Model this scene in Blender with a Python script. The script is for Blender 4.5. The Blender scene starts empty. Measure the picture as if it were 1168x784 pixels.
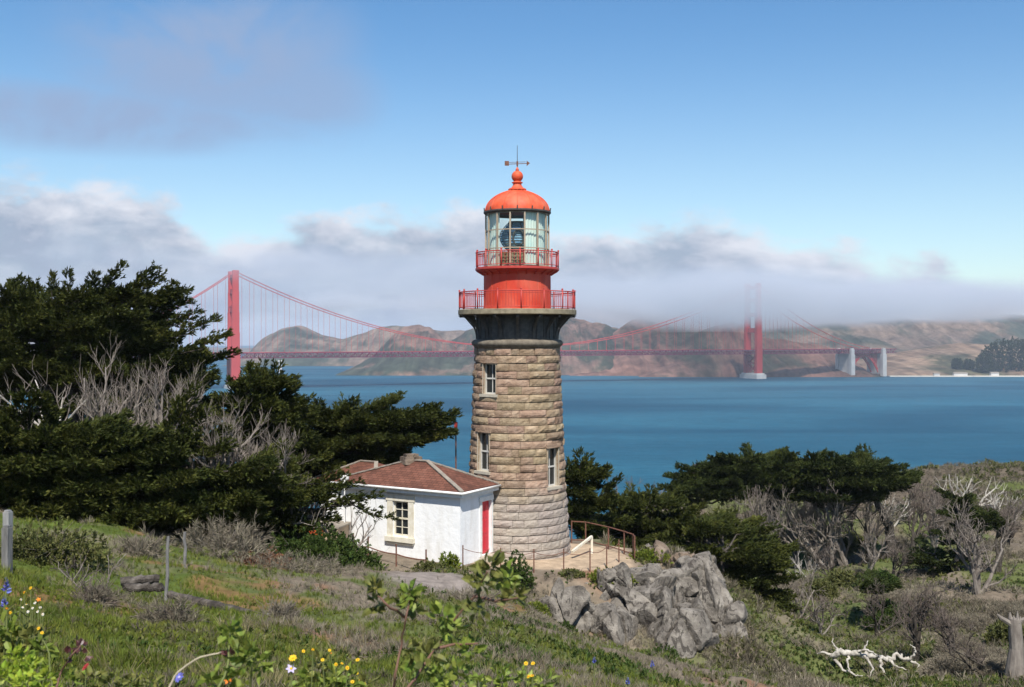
import bpy, math, random
import numpy as np
from mathutils import Vector, Matrix

# ------------------------------------------------------------------ camera, world, sun, exposure
SC = bpy.context.scene
COL = SC.collection
F, CX, HY, CZ = 1252.0, 584.0, 384.0, 100.0     # focal length in photo pixels, centre column, horizon row, camera height above the sea
cam_d = bpy.data.cameras.new('camera'); cam = bpy.data.objects.new('camera', cam_d); COL.objects.link(cam)
cam_d.sensor_width = 36.0; cam_d.lens = 36.0 * F / 1168.0
cam_d.shift_y = -(392 - HY) / 1168.0
cam_d.clip_start = 0.1; cam_d.clip_end = 60000
cam.location = (0, 0, CZ); cam.rotation_euler = (math.radians(90), 0, 0)
cam_d.dof.use_dof = True; cam_d.dof.focus_distance = 50; cam_d.dof.aperture_fstop = 7.0
SC.camera = cam

SUN_AZ, SUN_EL = math.radians(4), math.radians(53)     # azimuth measured from straight behind the camera
sv = Vector((math.sin(SUN_AZ) * math.cos(SUN_EL), -math.cos(SUN_AZ) * math.cos(SUN_EL), math.sin(SUN_EL)))
sun_d = bpy.data.lights.new('sun', 'SUN'); sun_d.energy = 4.8; sun_d.angle = math.radians(0.5); sun_d.color = (1.0, .955, .88)
sun = bpy.data.objects.new('sun', sun_d); COL.objects.link(sun); sun.location = (0, -20, 150)
sun.rotation_euler = (-sv).to_track_quat('-Z', 'Y').to_euler()
SKY_STRENGTH = 0.096
SC.view_settings.view_transform = 'Standard'; SC.view_settings.look = 'None'
SC.view_settings.exposure = 0.47; SC.view_settings.gamma = 1.0; SC.view_settings.use_curve_mapping = False
SC.render.engine = 'CYCLES'
cy = SC.cycles
cy.max_bounces = 6; cy.diffuse_bounces = 3; cy.glossy_bounces = 3; cy.transmission_bounces = 4; cy.transparent_max_bounces = 8
cy.volume_bounces = 1; cy.caustics_reflective = False; cy.caustics_refractive = False; cy.use_denoising = True
cy.sample_clamp_indirect = 4


class NT:
    """small helper that wires shader nodes"""
    def __init__(s, tree):
        s.t = tree; s.n = tree.nodes; s.l = tree.links
    def node(s, typ, **kw):
        nd = s.n.new(typ)
        for k, v in kw.items(): setattr(nd, k, v)
        return nd
    def put(s, sock, v):
        if v is None: return
        if isinstance(v, bpy.types.NodeSocket): s.l.new(v, sock)
        elif isinstance(v, (tuple, list)) and sock.type == 'RGBA' and len(v) == 3: sock.default_value = (*v, 1)
        else: sock.default_value = v
    def m(s, op, a, b=None, c=None, clamp=False):
        nd = s.node('ShaderNodeMath', operation=op, use_clamp=clamp)
        for i, v in enumerate((a, b, c)):
            if v is not None: s.put(nd.inputs[i], v)
        return nd.outputs[0]
    def mix(s, fac, a, b, mode='MIX'):
        nd = s.node('ShaderNodeMix', data_type='RGBA', blend_type=mode)
        s.put(nd.inputs[0], fac); s.put(nd.inputs[6], a); s.put(nd.inputs[7], b)
        return nd.outputs[2]
    def ramp(s, fac, stops, interp='LINEAR'):
        nd = s.node('ShaderNodeValToRGB'); cr = nd.color_ramp; cr.interpolation = interp
        while len(cr.elements) < len(stops): cr.elements.new(0.5)
        for e, (p, c) in zip(cr.elements, stops):
            e.position = p
            e.color = (c, c, c, 1) if not isinstance(c, (tuple, list)) else (*c, 1)
        s.put(nd.inputs[0], fac)
        return nd.outputs[0]
    def noise(s, vec, scale, detail=5, rough=.55, dist=0.0):
        nd = s.node('ShaderNodeTexNoise'); s.put(nd.inputs['Vector'], vec)
        nd.inputs['Scale'].default_value = scale; nd.inputs['Detail'].default_value = detail
        nd.inputs['Roughness'].default_value = rough; nd.inputs['Distortion'].default_value = dist
        return nd.outputs[0]
    def mapping(s, vec, scale=(1, 1, 1), rot=(0, 0, 0), loc=(0, 0, 0)):
        nd = s.node('ShaderNodeMapping'); s.put(nd.inputs[0], vec)
        nd.inputs[1].default_value = loc; nd.inputs[2].default_value = rot; nd.inputs[3].default_value = scale
        return nd.outputs[0]
    def sstep(s, x, lo, hi):
        nd = s.node('ShaderNodeMapRange', interpolation_type='SMOOTHSTEP')
        s.put(nd.inputs[0], x); nd.inputs[1].default_value = lo; nd.inputs[2].default_value = hi
        return nd.outputs[0]


world = bpy.data.worlds.new('World'); SC.world = world; world.use_nodes = True
w = NT(world.node_tree); w.n.clear()
sky = w.node('ShaderNodeTexSky', sky_type='NISHITA')
sky.sun_disc = False; sky.sun_elevation = SUN_EL; sky.sun_rotation = math.atan2(sv.x, sv.y)
sky.altitude = 100; sky.air_density = 1.0; sky.dust_density = 0.45; sky.ozone_density = 2.2
bg_sky = w.node('ShaderNodeBackground'); bg_sky.inputs[1].default_value = SKY_STRENGTH
hsv = w.node('ShaderNodeHueSaturation'); ele0 = w.node('ShaderNodeSeparateXYZ'); w.put(ele0.inputs[0], w.node('ShaderNodeTexCoord').outputs['Generated']); w.put(hsv.inputs['Saturation'], w.m('ADD', .98, w.m('MULTIPLY', w.sstep(ele0.outputs[2], .06, .30), .24)))
w.put(hsv.inputs['Color'], sky.outputs[0]); w.put(bg_sky.inputs[0], w.mix(1.0, hsv.outputs[0], (.95, 1.035, 1.06), 'MULTIPLY'))
tc = w.node('ShaderNodeTexCoord').outputs['Generated']
sep = w.node('ShaderNodeSeparateXYZ'); w.put(sep.inputs[0], tc)
azi = w.m('ARCTAN2', sep.outputs[0], sep.outputs[1]); ele = w.m('ARCSINE', sep.outputs[2])


def pix_dir(px, py):
    a = math.atan((px - CX) / F)
    return a, math.atan((HY - py) / F * math.cos(a))


# cloud bank over the strait: its upper edge by compass bearing
prof = [(-200, 190), (0, 202), (90, 208), (180, 222), (240, 262), (300, 270), (370, 248), (450, 238), (560, 236), (640, 266), (700, 254), (790, 248),
        (860, 262), (900, 282), (960, 280), (1010, 300), (1070, 300), (1110, 322), (1150, 352), (1250, 366), (1500, 340)]
stops = []
for px, py in prof:
    a, e = pix_dir(px, py); stops.append(((a + .8) / 1.6, e * 5))
top = w.m('MULTIPLY', w.ramp(w.m('DIVIDE', w.m('ADD', azi, .8), 1.6), stops, 'EASE'), .2)
vec = w.mapping(tc, (1, 1, 2.2))
n_big = w.noise(vec, 11, 7, .55, .15); n_mid = w.noise(w.mapping(tc, (1, 1, 1.9), loc=(3, 1, 7)), 24, 8, .6, .2)
edge = w.m('SUBTRACT', w.m('ADD', top, w.m('MULTIPLY', w.m('SUBTRACT', n_big, .5), .075)), ele)
edge = w.m('ADD', edge, w.m('MULTIPLY', w.m('SUBTRACT', n_mid, .5), .045))
bank = w.sstep(edge, -.006, .018)
bank = w.m('MULTIPLY', bank, w.m('ADD', .80, w.m('MULTIPLY', n_mid, .34)), clamp=True)
# sunlit upper billows against the greyer body of the bank
lit = w.m('MULTIPLY', w.sstep(w.m('ADD', w.m('SUBTRACT', .05, edge), w.m('MULTIPLY', w.m('SUBTRACT', n_mid, .5), .16)), -.004, .062), 1.0)
body = w.noise(w.mapping(tc, (1, 1, 2.0), loc=(.4, 2, .3)), 15, 8, .58, .35)
lit = w.m('ADD', w.m('MULTIPLY', lit, .75), w.m('MULTIPLY', w.m('SUBTRACT', body, .435), 2.3), clamp=True)
lowlit = w.sstep(ele, .075, .02)
c_bank = w.mix(lit, (.265, .315, .41), (.57, .59, .65))
c_bank = w.mix(w.m('MULTIPLY', lowlit, .55), c_bank, (.32, .375, .49))
bg_bank = w.node('ShaderNodeBackground'); w.put(bg_bank.inputs[0], c_bank); bg_bank.inputs[1].default_value = 1.0
# thin high wisps, upper left
wn = w.noise(w.mapping(tc, (1, 1, 1.7), rot=(0, .35, 0), loc=(1.7, 0, .6)), 6.5, 8, .58, .4)


def blob(px, py, ra, re):
    a, e = pix_dir(px, py)
    q = w.m('ADD', w.m('POWER', w.m('ABSOLUTE', w.m('DIVIDE', w.m('SUBTRACT', azi, a), ra)), 2), w.m('POWER', w.m('ABSOLUTE', w.m('DIVIDE', w.m('SUBTRACT', ele, e), re)), 2))
    return w.sstep(q, 1.0, 0.0)


reg = w.m('MAXIMUM', w.m('MAXIMUM', blob(235, 45, .16, .10), blob(90, 135, .24, .035)), w.m('MULTIPLY', blob(330, 110, .10, .06), .8))
wisp = w.m('MULTIPLY', reg, w.sstep(wn, .30, .60)); wisp = w.m('MULTIPLY', wisp, .92)
bg_wisp = w.node('ShaderNodeBackground'); bg_wisp.inputs[0].default_value = (.235, .315, .475, 1)
mx1 = w.node('ShaderNodeMixShader'); w.put(mx1.inputs[0], wisp); w.put(mx1.inputs[1], bg_sky.outputs[0]); w.put(mx1.inputs[2], bg_wisp.outputs[0])
mx2 = w.node('ShaderNodeMixShader'); w.put(mx2.inputs[0], bank); w.put(mx2.inputs[1], mx1.outputs[0]); w.put(mx2.inputs[2], bg_bank.outputs[0])
wo = w.node('ShaderNodeOutputWorld'); w.put(wo.inputs[0], mx2.outputs[0])


# ------------------------------------------------------------------ geometry helpers
def P(px, py, D):
    """the point that stands D metres ahead under photo pixel (px, py)"""
    return np.array([(px - CX) / F * D, D, CZ + (HY - py) / F * D])


def _hash(ix, iy, iz, seed):
    h = (ix * 374761393 + iy * 668265263 + iz * 2147483647 + seed * 144665) & 0xffffffff
    h = ((h ^ (h >> 13)) * 1274126177) & 0xffffffff
    return ((h ^ (h >> 16)) & 0xffff) / 65535.0


def vnoise(p, seed=0):
    p = np.asarray(p, float)
    if p.shape[1] == 2: p = np.c_[p, np.zeros(len(p))]
    i = np.floor(p).astype(np.int64); f = p - i; f = f * f * (3 - 2 * f); r = 0
    for dx in (0, 1):
        for dy in (0, 1):
            for dz in (0, 1):
                wt = (f[:, 0] if dx else 1 - f[:, 0]) * (f[:, 1] if dy else 1 - f[:, 1]) * (f[:, 2] if dz else 1 - f[:, 2])
                r = r + wt * _hash(i[:, 0] + dx, i[:, 1] + dy, i[:, 2] + dz, seed)
    return r


def fbm(p, scale=1., octv=4, seed=0, gain=.5):
    p = np.asarray(p, float) * scale; a, s, r = 1., 0., 0.
    for o in range(octv):
        r = r + a * vnoise(p * (2.03 ** o) + o * 17.3, seed + o); s += a; a *= gain
    return r / s


class Geo:
    """collects arrays of vertices and faces that become ONE mesh"""
    def __init__(s): s.v = []; s.f = []; s.m = []; s.n = 0
    def add(s, v, f, mi=0):
        v = np.asarray(v, float).reshape(-1, 3); f = np.asarray(f, np.int64)
        if len(f) == 0: return s
        s.v.append(v); s.f.append(f + s.n); s.m.append(np.full(len(f), mi, np.int32)); s.n += len(v); return s
    def box(s, lo, hi, M=None, mi=0):
        x0, y0, z0 = lo; x1, y1, z1 = hi
        v = np.array([[x0, y0, z0], [x1, y0, z0], [x1, y1, z0], [x0, y1, z0], [x0, y0, z1], [x1, y0, z1], [x1, y1, z1], [x0, y1, z1]], float)
        if M is not None: v = v @ np.array(M)[:3, :3].T + np.array(M)[:3, 3]
        return s.add(v, [[0, 3, 2, 1], [4, 5, 6, 7], [0, 1, 5, 4], [1, 2, 6, 5], [2, 3, 7, 6], [3, 0, 4, 7]], mi)
    def bar(s, a, b, wd, ht=None, up=(0, 0, 1), mi=0):
        a = np.array(a, float); b = np.array(b, float); d = b - a; L = np.linalg.norm(d); d /= L
        u = np.array(up, float)
        if abs(d @ u) > .98: u = np.array([0, 1., 0])
        sx = np.cross(d, u); sx /= np.linalg.norm(sx); sz = np.cross(sx, d); ht = ht or wd
        v = [p + i * sx * wd / 2 + j * sz * ht / 2 for p in (a, b) for i, j in ((-1, -1), (1, -1), (1, 1), (-1, 1))]
        return s.add(v, [[0, 1, 2, 3], [7, 6, 5, 4], [0, 4, 5, 1], [1, 5, 6, 2], [2, 6, 7, 3], [3, 7, 4, 0]], mi)
    def tube(s, pts, rad, k=6, mi=0, cap=True):
        pts = np.asarray(pts, float); n = len(pts); rad = np.broadcast_to(np.asarray(rad, float), (n,))
        d = np.gradient(pts, axis=0); d /= np.linalg.norm(d, axis=1)[:, None] + 1e-9
        u = np.array([.31, .17, .94]) if abs(d[0] @ np.array([.31, .17, .94])) < .95 else np.array([1., 0, 0])
        rings = []
        for i in range(n):
            u = u - (u @ d[i]) * d[i]; u /= np.linalg.norm(u) + 1e-9; v = np.cross(d[i], u)
            t = np.arange(k) * 2 * math.pi / k
            rings.append(pts[i] + rad[i] * (np.cos(t)[:, None] * u + np.sin(t)[:, None] * v))
        f = [[i * k + j, i * k + (j + 1) % k, (i + 1) * k + (j + 1) % k, (i + 1) * k + j] for i in range(n - 1) for j in range(k)]
        V = np.concatenate(rings)
        s.add(V, f, mi)
        if cap:
            c = np.array([pts[0], pts[-1]]); base = s.n - n * k
            s.v.append(c); s.n += 2
            t = [[base + (j + 1) % k, base + j, s.n - 2, s.n - 2] for j in range(k)] + [[base + (n - 1) * k + j, base + (n - 1) * k + (j + 1) % k, s.n - 1, s.n - 1] for j in range(k)]
            t3 = [q[:3] for q in t]; s.f.append(np.array(t3)); s.m.append(np.full(len(t3), mi, np.int32))
        return s
    def segs(s, a, b, ra, rb, k=3, mi=0):
        a = np.asarray(a, float); b = np.asarray(b, float); d = b - a; d /= np.linalg.norm(d, axis=1)[:, None] + 1e-9
        h = np.where(np.abs(d[:, 2:3]) < .9, np.array([[0, 0, 1.]]), np.array([[1., 0, 0]]))
        u = np.cross(d, h); u /= np.linalg.norm(u, axis=1)[:, None] + 1e-9; v = np.cross(d, u)
        V = []
        for p, r in ((a, ra), (b, rb)):
            for j in range(k):
                t = j * 2 * math.pi / k; V.append(p + np.asarray(r)[:, None] * (math.cos(t) * u + math.sin(t) * v))
        V = np.stack(V, 1); N = len(a)
        base = (np.arange(N) * 2 * k)[:, None, None]
        q = np.array([[j, (j + 1) % k, k + (j + 1) % k, k + j] for j in range(k)])[None]
        return s.add(V.reshape(-1, 3), (base + q).reshape(-1, 4), mi)
    def lathe(s, prof, k=48, c=(0, 0, 0), mi=0, close=False):
        prof = np.asarray(prof, float); n = len(prof); t = np.arange(k) * 2 * math.pi / k
        V = np.stack([prof[:, None, 0] * np.cos(t)[None], prof[:, None, 0] * np.sin(t)[None], np.repeat(prof[:, 1:2], k, 1)], -1).reshape(-1, 3) + np.array(c)
        f = [[i * k + j, i * k + (j + 1) % k, ((i + 1) % n) * k + (j + 1) % k, ((i + 1) % n) * k + j] for i in range(n if close else n - 1) for j in range(k)]
        return s.add(V, f, mi)
    def inst(s, tv, tf, pos, R, sc, mi=0):
        """template (tv, tf) repeated at pos with rotation matrices R and scales sc"""
        tv = np.asarray(tv); tf = np.asarray(tf); N = len(pos)
        V = np.einsum('nij,kj->nki', R, tv) * np.asarray(sc).reshape(N, 1, -1) + np.asarray(pos)[:, None]
        f = (np.arange(N) * len(tv))[:, None, None] + tf[None]
        return s.add(V.reshape(-1, 3), f.reshape(-1, tf.shape[1]), mi)


def build(name, g, mats, parent=None, origin=None, smooth=False, label=None, cat=None, group=None, kind=None):
    """link the collected geometry as one mesh object (vertices given in world space)"""
    if not isinstance(mats, (list, tuple)): mats = [mats]
    org = np.array(parent['_o'] if parent is not None else (origin if origin is not None else (0, 0, 0)), float)
    me = bpy.data.meshes.new(name)
    V = np.concatenate(g.v) - org
    lv = np.concatenate([f.ravel() for f in g.f]).astype(np.int32)
    lt = np.concatenate([np.full(len(f), f.shape[1], np.int32) for f in g.f])
    me.vertices.add(len(V)); me.vertices.foreach_set('co', V.ravel().astype(np.float32))
    me.loops.add(len(lv)); me.loops.foreach_set('vertex_index', lv)
    me.polygons.add(len(lt)); st = np.concatenate([[0], np.cumsum(lt)[:-1]]).astype(np.int32)
    me.polygons.foreach_set('loop_start', st)
    me.polygons.foreach_set('material_index', np.concatenate(g.m))
    me.polygons.foreach_set('use_smooth', np.full(len(lt), bool(smooth)))
    me.update(calc_edges=True); me.validate()
    for m in mats: me.materials.append(m)
    o = bpy.data.objects.new(name, me); COL.objects.link(o)
    if parent is not None: o.parent = parent
    else: o.location = org
    o['_o'] = [float(q) for q in org]
    return tag(o, label, cat, group, kind)


def tag(o, label=None, cat=None, group=None, kind=None):
    if label: o['label'] = label
    if cat: o['category'] = cat
    if group: o['group'] = group
    if kind: o['kind'] = kind
    return o


def thing(name, loc, label, cat, group=None):
    o = bpy.data.objects.new(name, None); COL.objects.link(o); o.location = tuple(float(q) for q in loc); o.empty_display_size = .2
    o['_o'] = [float(q) for q in loc]
    return tag(o, label, cat, group)


def copy_thing(src, loc, rz, sc, label, group=None):
    c = src.copy(); COL.objects.link(c); c.location = tuple(float(q) for q in loc); c.rotation_euler = (0, 0, rz)
    c.scale = (sc, sc, sc) if not hasattr(sc, '__len__') else sc
    c['label'] = label
    if group: c['group'] = group
    for ch in list(src.children):
        d = ch.copy(); COL.objects.link(d); d.parent = c
    return c


def rot_to(axes, roll):
    """rotation matrices whose third column is the given unit axis"""
    a = axes / (np.linalg.norm(axes, axis=1)[:, None] + 1e-9)
    h = np.where(np.abs(a[:, 2:3]) < .95, np.array([[0, 0, 1.]]), np.array([[1., 0, 0]]))
    u = np.cross(h, a); u /= np.linalg.norm(u, axis=1)[:, None]; v = np.cross(a, u)
    c, s_ = np.cos(roll)[:, None], np.sin(roll)[:, None]
    return np.stack([u * c + v * s_, -u * s_ + v * c, a], -1)


# ------------------------------------------------------------------ materials
def mat(name, col=None, stops=None, scale=3., detail=6, rough=.8, spec=.25, bump=0., bscale=20., metal=0., island=0., trans=0., stretch=(1, 1, 1), dist=0., attr=None, extra=None):
    m = bpy.data.materials.new(name); m.use_nodes = True
    t = NT(m.node_tree); t.n.clear()
    b = t.node('ShaderNodeBsdfPrincipled'); out = t.node('ShaderNodeOutputMaterial')
    oc = t.node('ShaderNodeTexCoord').outputs['Object']
    if stretch != (1, 1, 1): oc = t.mapping(oc, stretch)
    c = None
    if stops: c = t.ramp(t.noise(oc, scale, detail, .6, dist), stops)
    elif col: c = t.mix(t.ramp(t.noise(oc, scale, detail), [(.3, 0.), (.7, 1.)]), tuple(q * .86 for q in col), tuple(min(1, q * 1.1) for q in col))
    if attr:
        a = t.node('ShaderNodeAttribute', attribute_name=attr).outputs[0]
        c = t.mix(1., a, t.ramp(t.noise(oc, scale, detail, .65), [(.25, .55), (.75, 1.4)]), 'MULTIPLY')
    if island:
        r = t.node('ShaderNodeNewGeometry').outputs['Random Per Island']
        h = t.node('ShaderNodeHueSaturation'); t.put(h.inputs['Color'], c)
        t.put(h.inputs['Value'], t.m('ADD', 1 - island, t.m('MULTIPLY', r, 2 * island)))
        t.put(h.inputs['Hue'], t.m('ADD', .5 - .018, t.m('MULTIPLY', t.m('FRACT', t.m('MULTIPLY', r, 7.31)), .036)))
        c = h.outputs[0]
    if extra: c = extra(t, oc, c, b)
    t.put(b.inputs['Base Color'], c); b.inputs['Roughness'].default_value = rough; b.inputs['Metallic'].default_value = metal
    b.inputs['Specular IOR Level'].default_value = spec
    if bump:
        bn = t.node('ShaderNodeBump'); bn.inputs['Strength'].default_value = min(1, bump); bn.inputs['Distance'].default_value = .05 * max(1, bump)
        t.put(bn.inputs['Height'], t.noise(oc, bscale, 6, .65)); t.put(b.inputs['Normal'], bn.outputs[0])
    sh = b.outputs[0]
    if trans:
        tr = t.node('ShaderNodeBsdfTranslucent'); t.put(tr.inputs[0], c)
        mx = t.node('ShaderNodeMixShader'); mx.inputs[0].default_value = trans
        t.put(mx.inputs[1], sh); t.put(mx.inputs[2], tr.outputs[0]); sh = mx.outputs[0]
    t.put(out.inputs[0], sh)
    return m


M = {}
M['cypress'] = mat('cypress_foliage', stops=[(.3, (.024, .033, .008)), (.55, (.052, .060, .012)), (.72, (.12, .12, .026))], scale=.7, rough=.7, spec=.12, island=.35, trans=.12)
M['cypress_far'] = mat('cypress_foliage_far', stops=[(.3, (.022, .032, .009)), (.55, (.042, .054, .013)), (.75, (.075, .084, .018))], scale=.5, rough=.7, spec=.1, island=.3, trans=.1)
M['bark_dark'] = mat('dark_bark', stops=[(.35, (.035, .028, .022)), (.7, (.10, .085, .07))], scale=6, stretch=(1, 1, .25), rough=.9, bump=.5, bscale=14)
M['bark_grey'] = mat('grey_dead_wood', stops=[(.3, (.12, .10, .085)), (.7, (.27, .235, .20))], scale=5, stretch=(1, 1, .3), rough=.9, bump=.3)
M['twig_grey'] = mat('grey_twigs', stops=[(.3, (.105, .085, .07)), (.7, (.215, .185, .155))], scale=1.2, rough=.9, island=.25)
M['twig_brown'] = mat('brown_twigs', stops=[(.3, (.065, .05, .04)), (.7, (.15, .12, .10))], scale=1.2, rough=.9, island=.3)
M['wood_white'] = mat('bleached_wood', stops=[(.3, (.24, .21, .175)), (.5, (.42, .385, .33)), (.75, (.55, .51, .45))], scale=5, rough=.85, bump=1.2, bscale=9)
M['wood_post'] = mat('weathered_post', stops=[(.3, (.20, .195, .19)), (.7, (.36, .35, .34))], scale=6, stretch=(1, 1, .15), rough=.85, bump=.4)
M['wood_old'] = mat('old_grey_post', stops=[(.3, (.11, .105, .10)), (.7, (.25, .24, .23))], scale=6, stretch=(1, 1, .15), rough=.9, bump=.8)
M['log_dark'] = mat('rotting_log', stops=[(.3, (.022, .018, .015)), (.5, (.06, .05, .042)), (.75, (.16, .14, .12))], scale=5, rough=.9, bump=.6)
M['scrub_green'] = mat('green_shrub', stops=[(.3, (.030, .052, .012)), (.55, (.055, .085, .018)), (.75, (.095, .115, .026))], scale=1.1, rough=.65, spec=.15, island=.35, trans=.2)
M['scrub_yellow'] = mat('yellow_green_shrub', stops=[(.3, (.09, .13, .018)), (.7, (.20, .22, .03))], scale=2.0, rough=.65, spec=.15, island=.3, trans=.25)
M['scrub_olive'] = mat('olive_shrub', stops=[(.3, (.07, .08, .025)), (.7, (.15, .15, .045))], scale=1.1, rough=.7, island=.35, trans=.2)
M['heath_rust'] = mat('rust_heath', stops=[(.3, (.15, .065, .035)), (.7, (.27, .12, .06))], scale=1.5, rough=.8, island=.35, trans=.15)
M['brush_dark'] = mat('brown_brush', stops=[(.3, (.065, .055, .036)), (.7, (.14, .12, .08))], scale=.8, rough=.9, island=.35)
M['brush'] = mat('grey_brush', stops=[(.3, (.12, .10, .070)), (.7, (.23, .20, .145))], scale=.8, rough=.9, island=.35)
M['grass'] = mat('grass_blades', stops=[(.3, (.085, .115, .018)), (.55, (.145, .175, .026)), (.75, (.24, .23, .055))], scale=.6, rough=.55, spec=.2, island=.35, trans=.3)
M['straw'] = mat('straw_grass', stops=[(.3, (.15, .125, .06)), (.7, (.30, .25, .13))], scale=2, rough=.8, island=.3, trans=.2)
M['leaf'] = mat('young_leaf', stops=[(.3, (.10, .15, .02)), (.7, (.26, .30, .055))], scale=9, rough=.5, spec=.3, island=.35, trans=.3)
M['leaf_lime'] = mat('lime_leaf', stops=[(.3, (.16, .24, .02)), (.7, (.32, .38, .04))], scale=9, rough=.5, spec=.3, island=.3, trans=.3)
M['leaf_olive'] = mat('olive_leaf', stops=[(.3, (.07, .085, .022)), (.7, (.22, .21, .05))], scale=9, rough=.5, spec=.3, island=.4, trans=.25)
M['leaf_maroon'] = mat('maroon_leaf', stops=[(.3, (.025, .012, .012)), (.7, (.09, .025, .022))], scale=9, rough=.45, spec=.4, island=.3)
M['stem_red'] = mat('reddish_stem', col=(.16, .085, .06), scale=30, rough=.7)
M['stem_green'] = mat('green_stem', col=(.14, .16, .05), scale=30, rough=.7)
M['stem_pale'] = mat('pale_dry_stem', col=(.42, .36, .26), scale=30, rough=.8)
M['petal_yellow'] = mat('yellow_petal', col=(.78, .50, .02), scale=20, rough=.6, island=.15, trans=.2)
M['petal_orange'] = mat('orange_petal', col=(.80, .22, .03), scale=20, rough=.6, trans=.2)
M['petal_blue'] = mat('blue_petal', col=(.13, .14, .45), scale=20, rough=.6, island=.3, trans=.2)
M['petal_lilac'] = mat('lilac_petal', col=(.52, .46, .68), scale=20, rough=.6, trans=.2)
M['petal_white'] = mat('white_petal', col=(.74, .72, .68), scale=20, rough=.6, trans=.2)
M['petal_red'] = mat('red_bud', col=(.30, .03, .03), scale=20, rough=.5)


def rock_extra(t, oc, c, b):
    li = t.ramp(t.noise(oc, 9, 5, .7), [(.56, 0.), (.66, 1.)])
    c = t.mix(t.m('MULTIPLY', li, .5), c, (.26, .24, .18))
    cr = t.ramp(t.noise(t.mapping(oc, (1, 1, .35)), 3.2, 8, .6, 1.2), [(.41, 1.), (.45, 0.), (.5, 0.)])
    return t.mix(t.m('MULTIPLY', cr, .75), c, (.035, .029, .024))


M['rock'] = mat('lichened_rock', stops=[(.28, (.07, .06, .05)), (.5, (.165, .145, .122)), (.72, (.29, .26, .22))], scale=1.7, detail=10, rough=.9, bump=1.6, bscale=7, extra=rock_extra)
M['rock_tan'] = mat('tan_rock', stops=[(.28, (.10, .07, .05)), (.5, (.19, .14, .10)), (.72, (.27, .215, .165))], scale=1.7, detail=10, rough=.9, bump=1.6, bscale=7, extra=rock_extra)
M['terrain'] = mat('terrain_ground', attr='tint', scale=2.2, detail=9, rough=.95, spec=.1, bump=1.0, bscale=5)


def stone_extra(t, oc, c, b):
    sp = t.node('ShaderNodeSeparateXYZ'); t.put(sp.inputs[0], oc)
    pale = t.m('MULTIPLY', t.sstep(t.m('ADD', sp.outputs[2], t.m('MULTIPLY', t.noise(oc, 1.1, 5), 1.6)), 4.6, 2.9), .62)
    c = t.mix(pale, c, (.40, .365, .33))
    hs = t.ramp(t.noise(t.mapping(oc, (1, 1, 6)), 2.2, 7, .65), [(.30, .72), (.65, 1.18)]); c = t.mix(.85, c, hs, 'MULTIPLY')
    st = t.ramp(t.noise(t.mapping(oc, (2, 2, .5)), 2.5, 7, .65), [(.55, 0.), (.75, 1.)])
    return t.mix(t.m('MULTIPLY', st, .30), c, (.15, .115, .085))


M['stone'] = mat('tower_stone', stops=[(.25, (.19, .128, .082)), (.5, (.305, .215, .143)), (.75, (.39, .295, .208))], scale=2.6, detail=8, rough=.92, spec=.15, bump=1.0, bscale=13, island=.22, extra=stone_extra)
M['mortar'] = mat('dark_joint', col=(.07, .052, .038), scale=8, rough=.95)
M['stone_trim'] = mat('pale_dressed_stone', col=(.44, .39, .31), scale=6, rough=.9, bump=.3)
def paint_extra(t, oc, c, b):
    s = t.ramp(t.noise(t.mapping(oc, (3.2, 3.2, .28)), 2.4, 7, .65), [(.50, 0.), (.72, 1.)])
    c = t.mix(t.m('MULTIPLY', s, .38), c, (.22, .05, .03))
    r = t.ramp(t.noise(oc, 7, 7, .7), [(.62, 0.), (.70, 1.)])
    c = t.mix(t.m('MULTIPLY', r, .45), c, (.17, .055, .025))
    f = t.ramp(t.noise(oc, 1.3, 4), [(.45, 0.), (.75, 1.)])
    return t.mix(t.m('MULTIPLY', f, .22), c, (.80, .36, .24))


M['red'] = mat('red_paint', stops=[(.3, (.46, .036, .018)), (.7, (.60, .060, .026))], scale=2.5, stretch=(1, 1, .4), rough=.6, spec=.3, bump=.2, bscale=30, extra=paint_extra)
M['dome_red'] = mat('orange_red_paint', stops=[(.3, (.50, .060, .022)), (.7, (.66, .100, .034))], scale=3, rough=.6, spec=.3, bump=.2, bscale=30, extra=paint_extra)
M['rail_red'] = mat('railing_paint', col=(.42, .045, .035), scale=5, rough=.5, spec=.4)
M['iron'] = mat('dark_iron', stops=[(.3, (.035, .032, .03)), (.7, (.085, .075, .065))], scale=5, rough=.6, spec=.4)
M['rust'] = mat('rusty_iron', stops=[(.3, (.10, .045, .03)), (.7, (.21, .10, .065))], scale=9, rough=.8, spec=.3)
M['deck_edge'] = mat('gallery_stone', stops=[(.3, (.16, .13, .085)), (.7, (.31, .265, .18))], scale=4, rough=.9, bump=.2)


def white_extra(t, oc, c, b):
    s1 = t.ramp(t.noise(t.mapping(oc, (1.2, 1.2, .22)), 2.2, 6, .6), [(.50, 0.), (.72, 1.)])
    c = t.mix(t.m('MULTIPLY', s1, .34), c, (.50, .46, .38))
    sp = t.node('ShaderNodeSeparateXYZ'); t.put(sp.inputs[0], oc)
    dirt = t.m('MULTIPLY', t.sstep(t.m('ADD', sp.outputs[2], t.m('MULTIPLY', t.noise(oc, 2.4, 5), .7)), .75, .25), .45)
    return t.mix(dirt, c, (.45, .40, .31))


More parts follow.
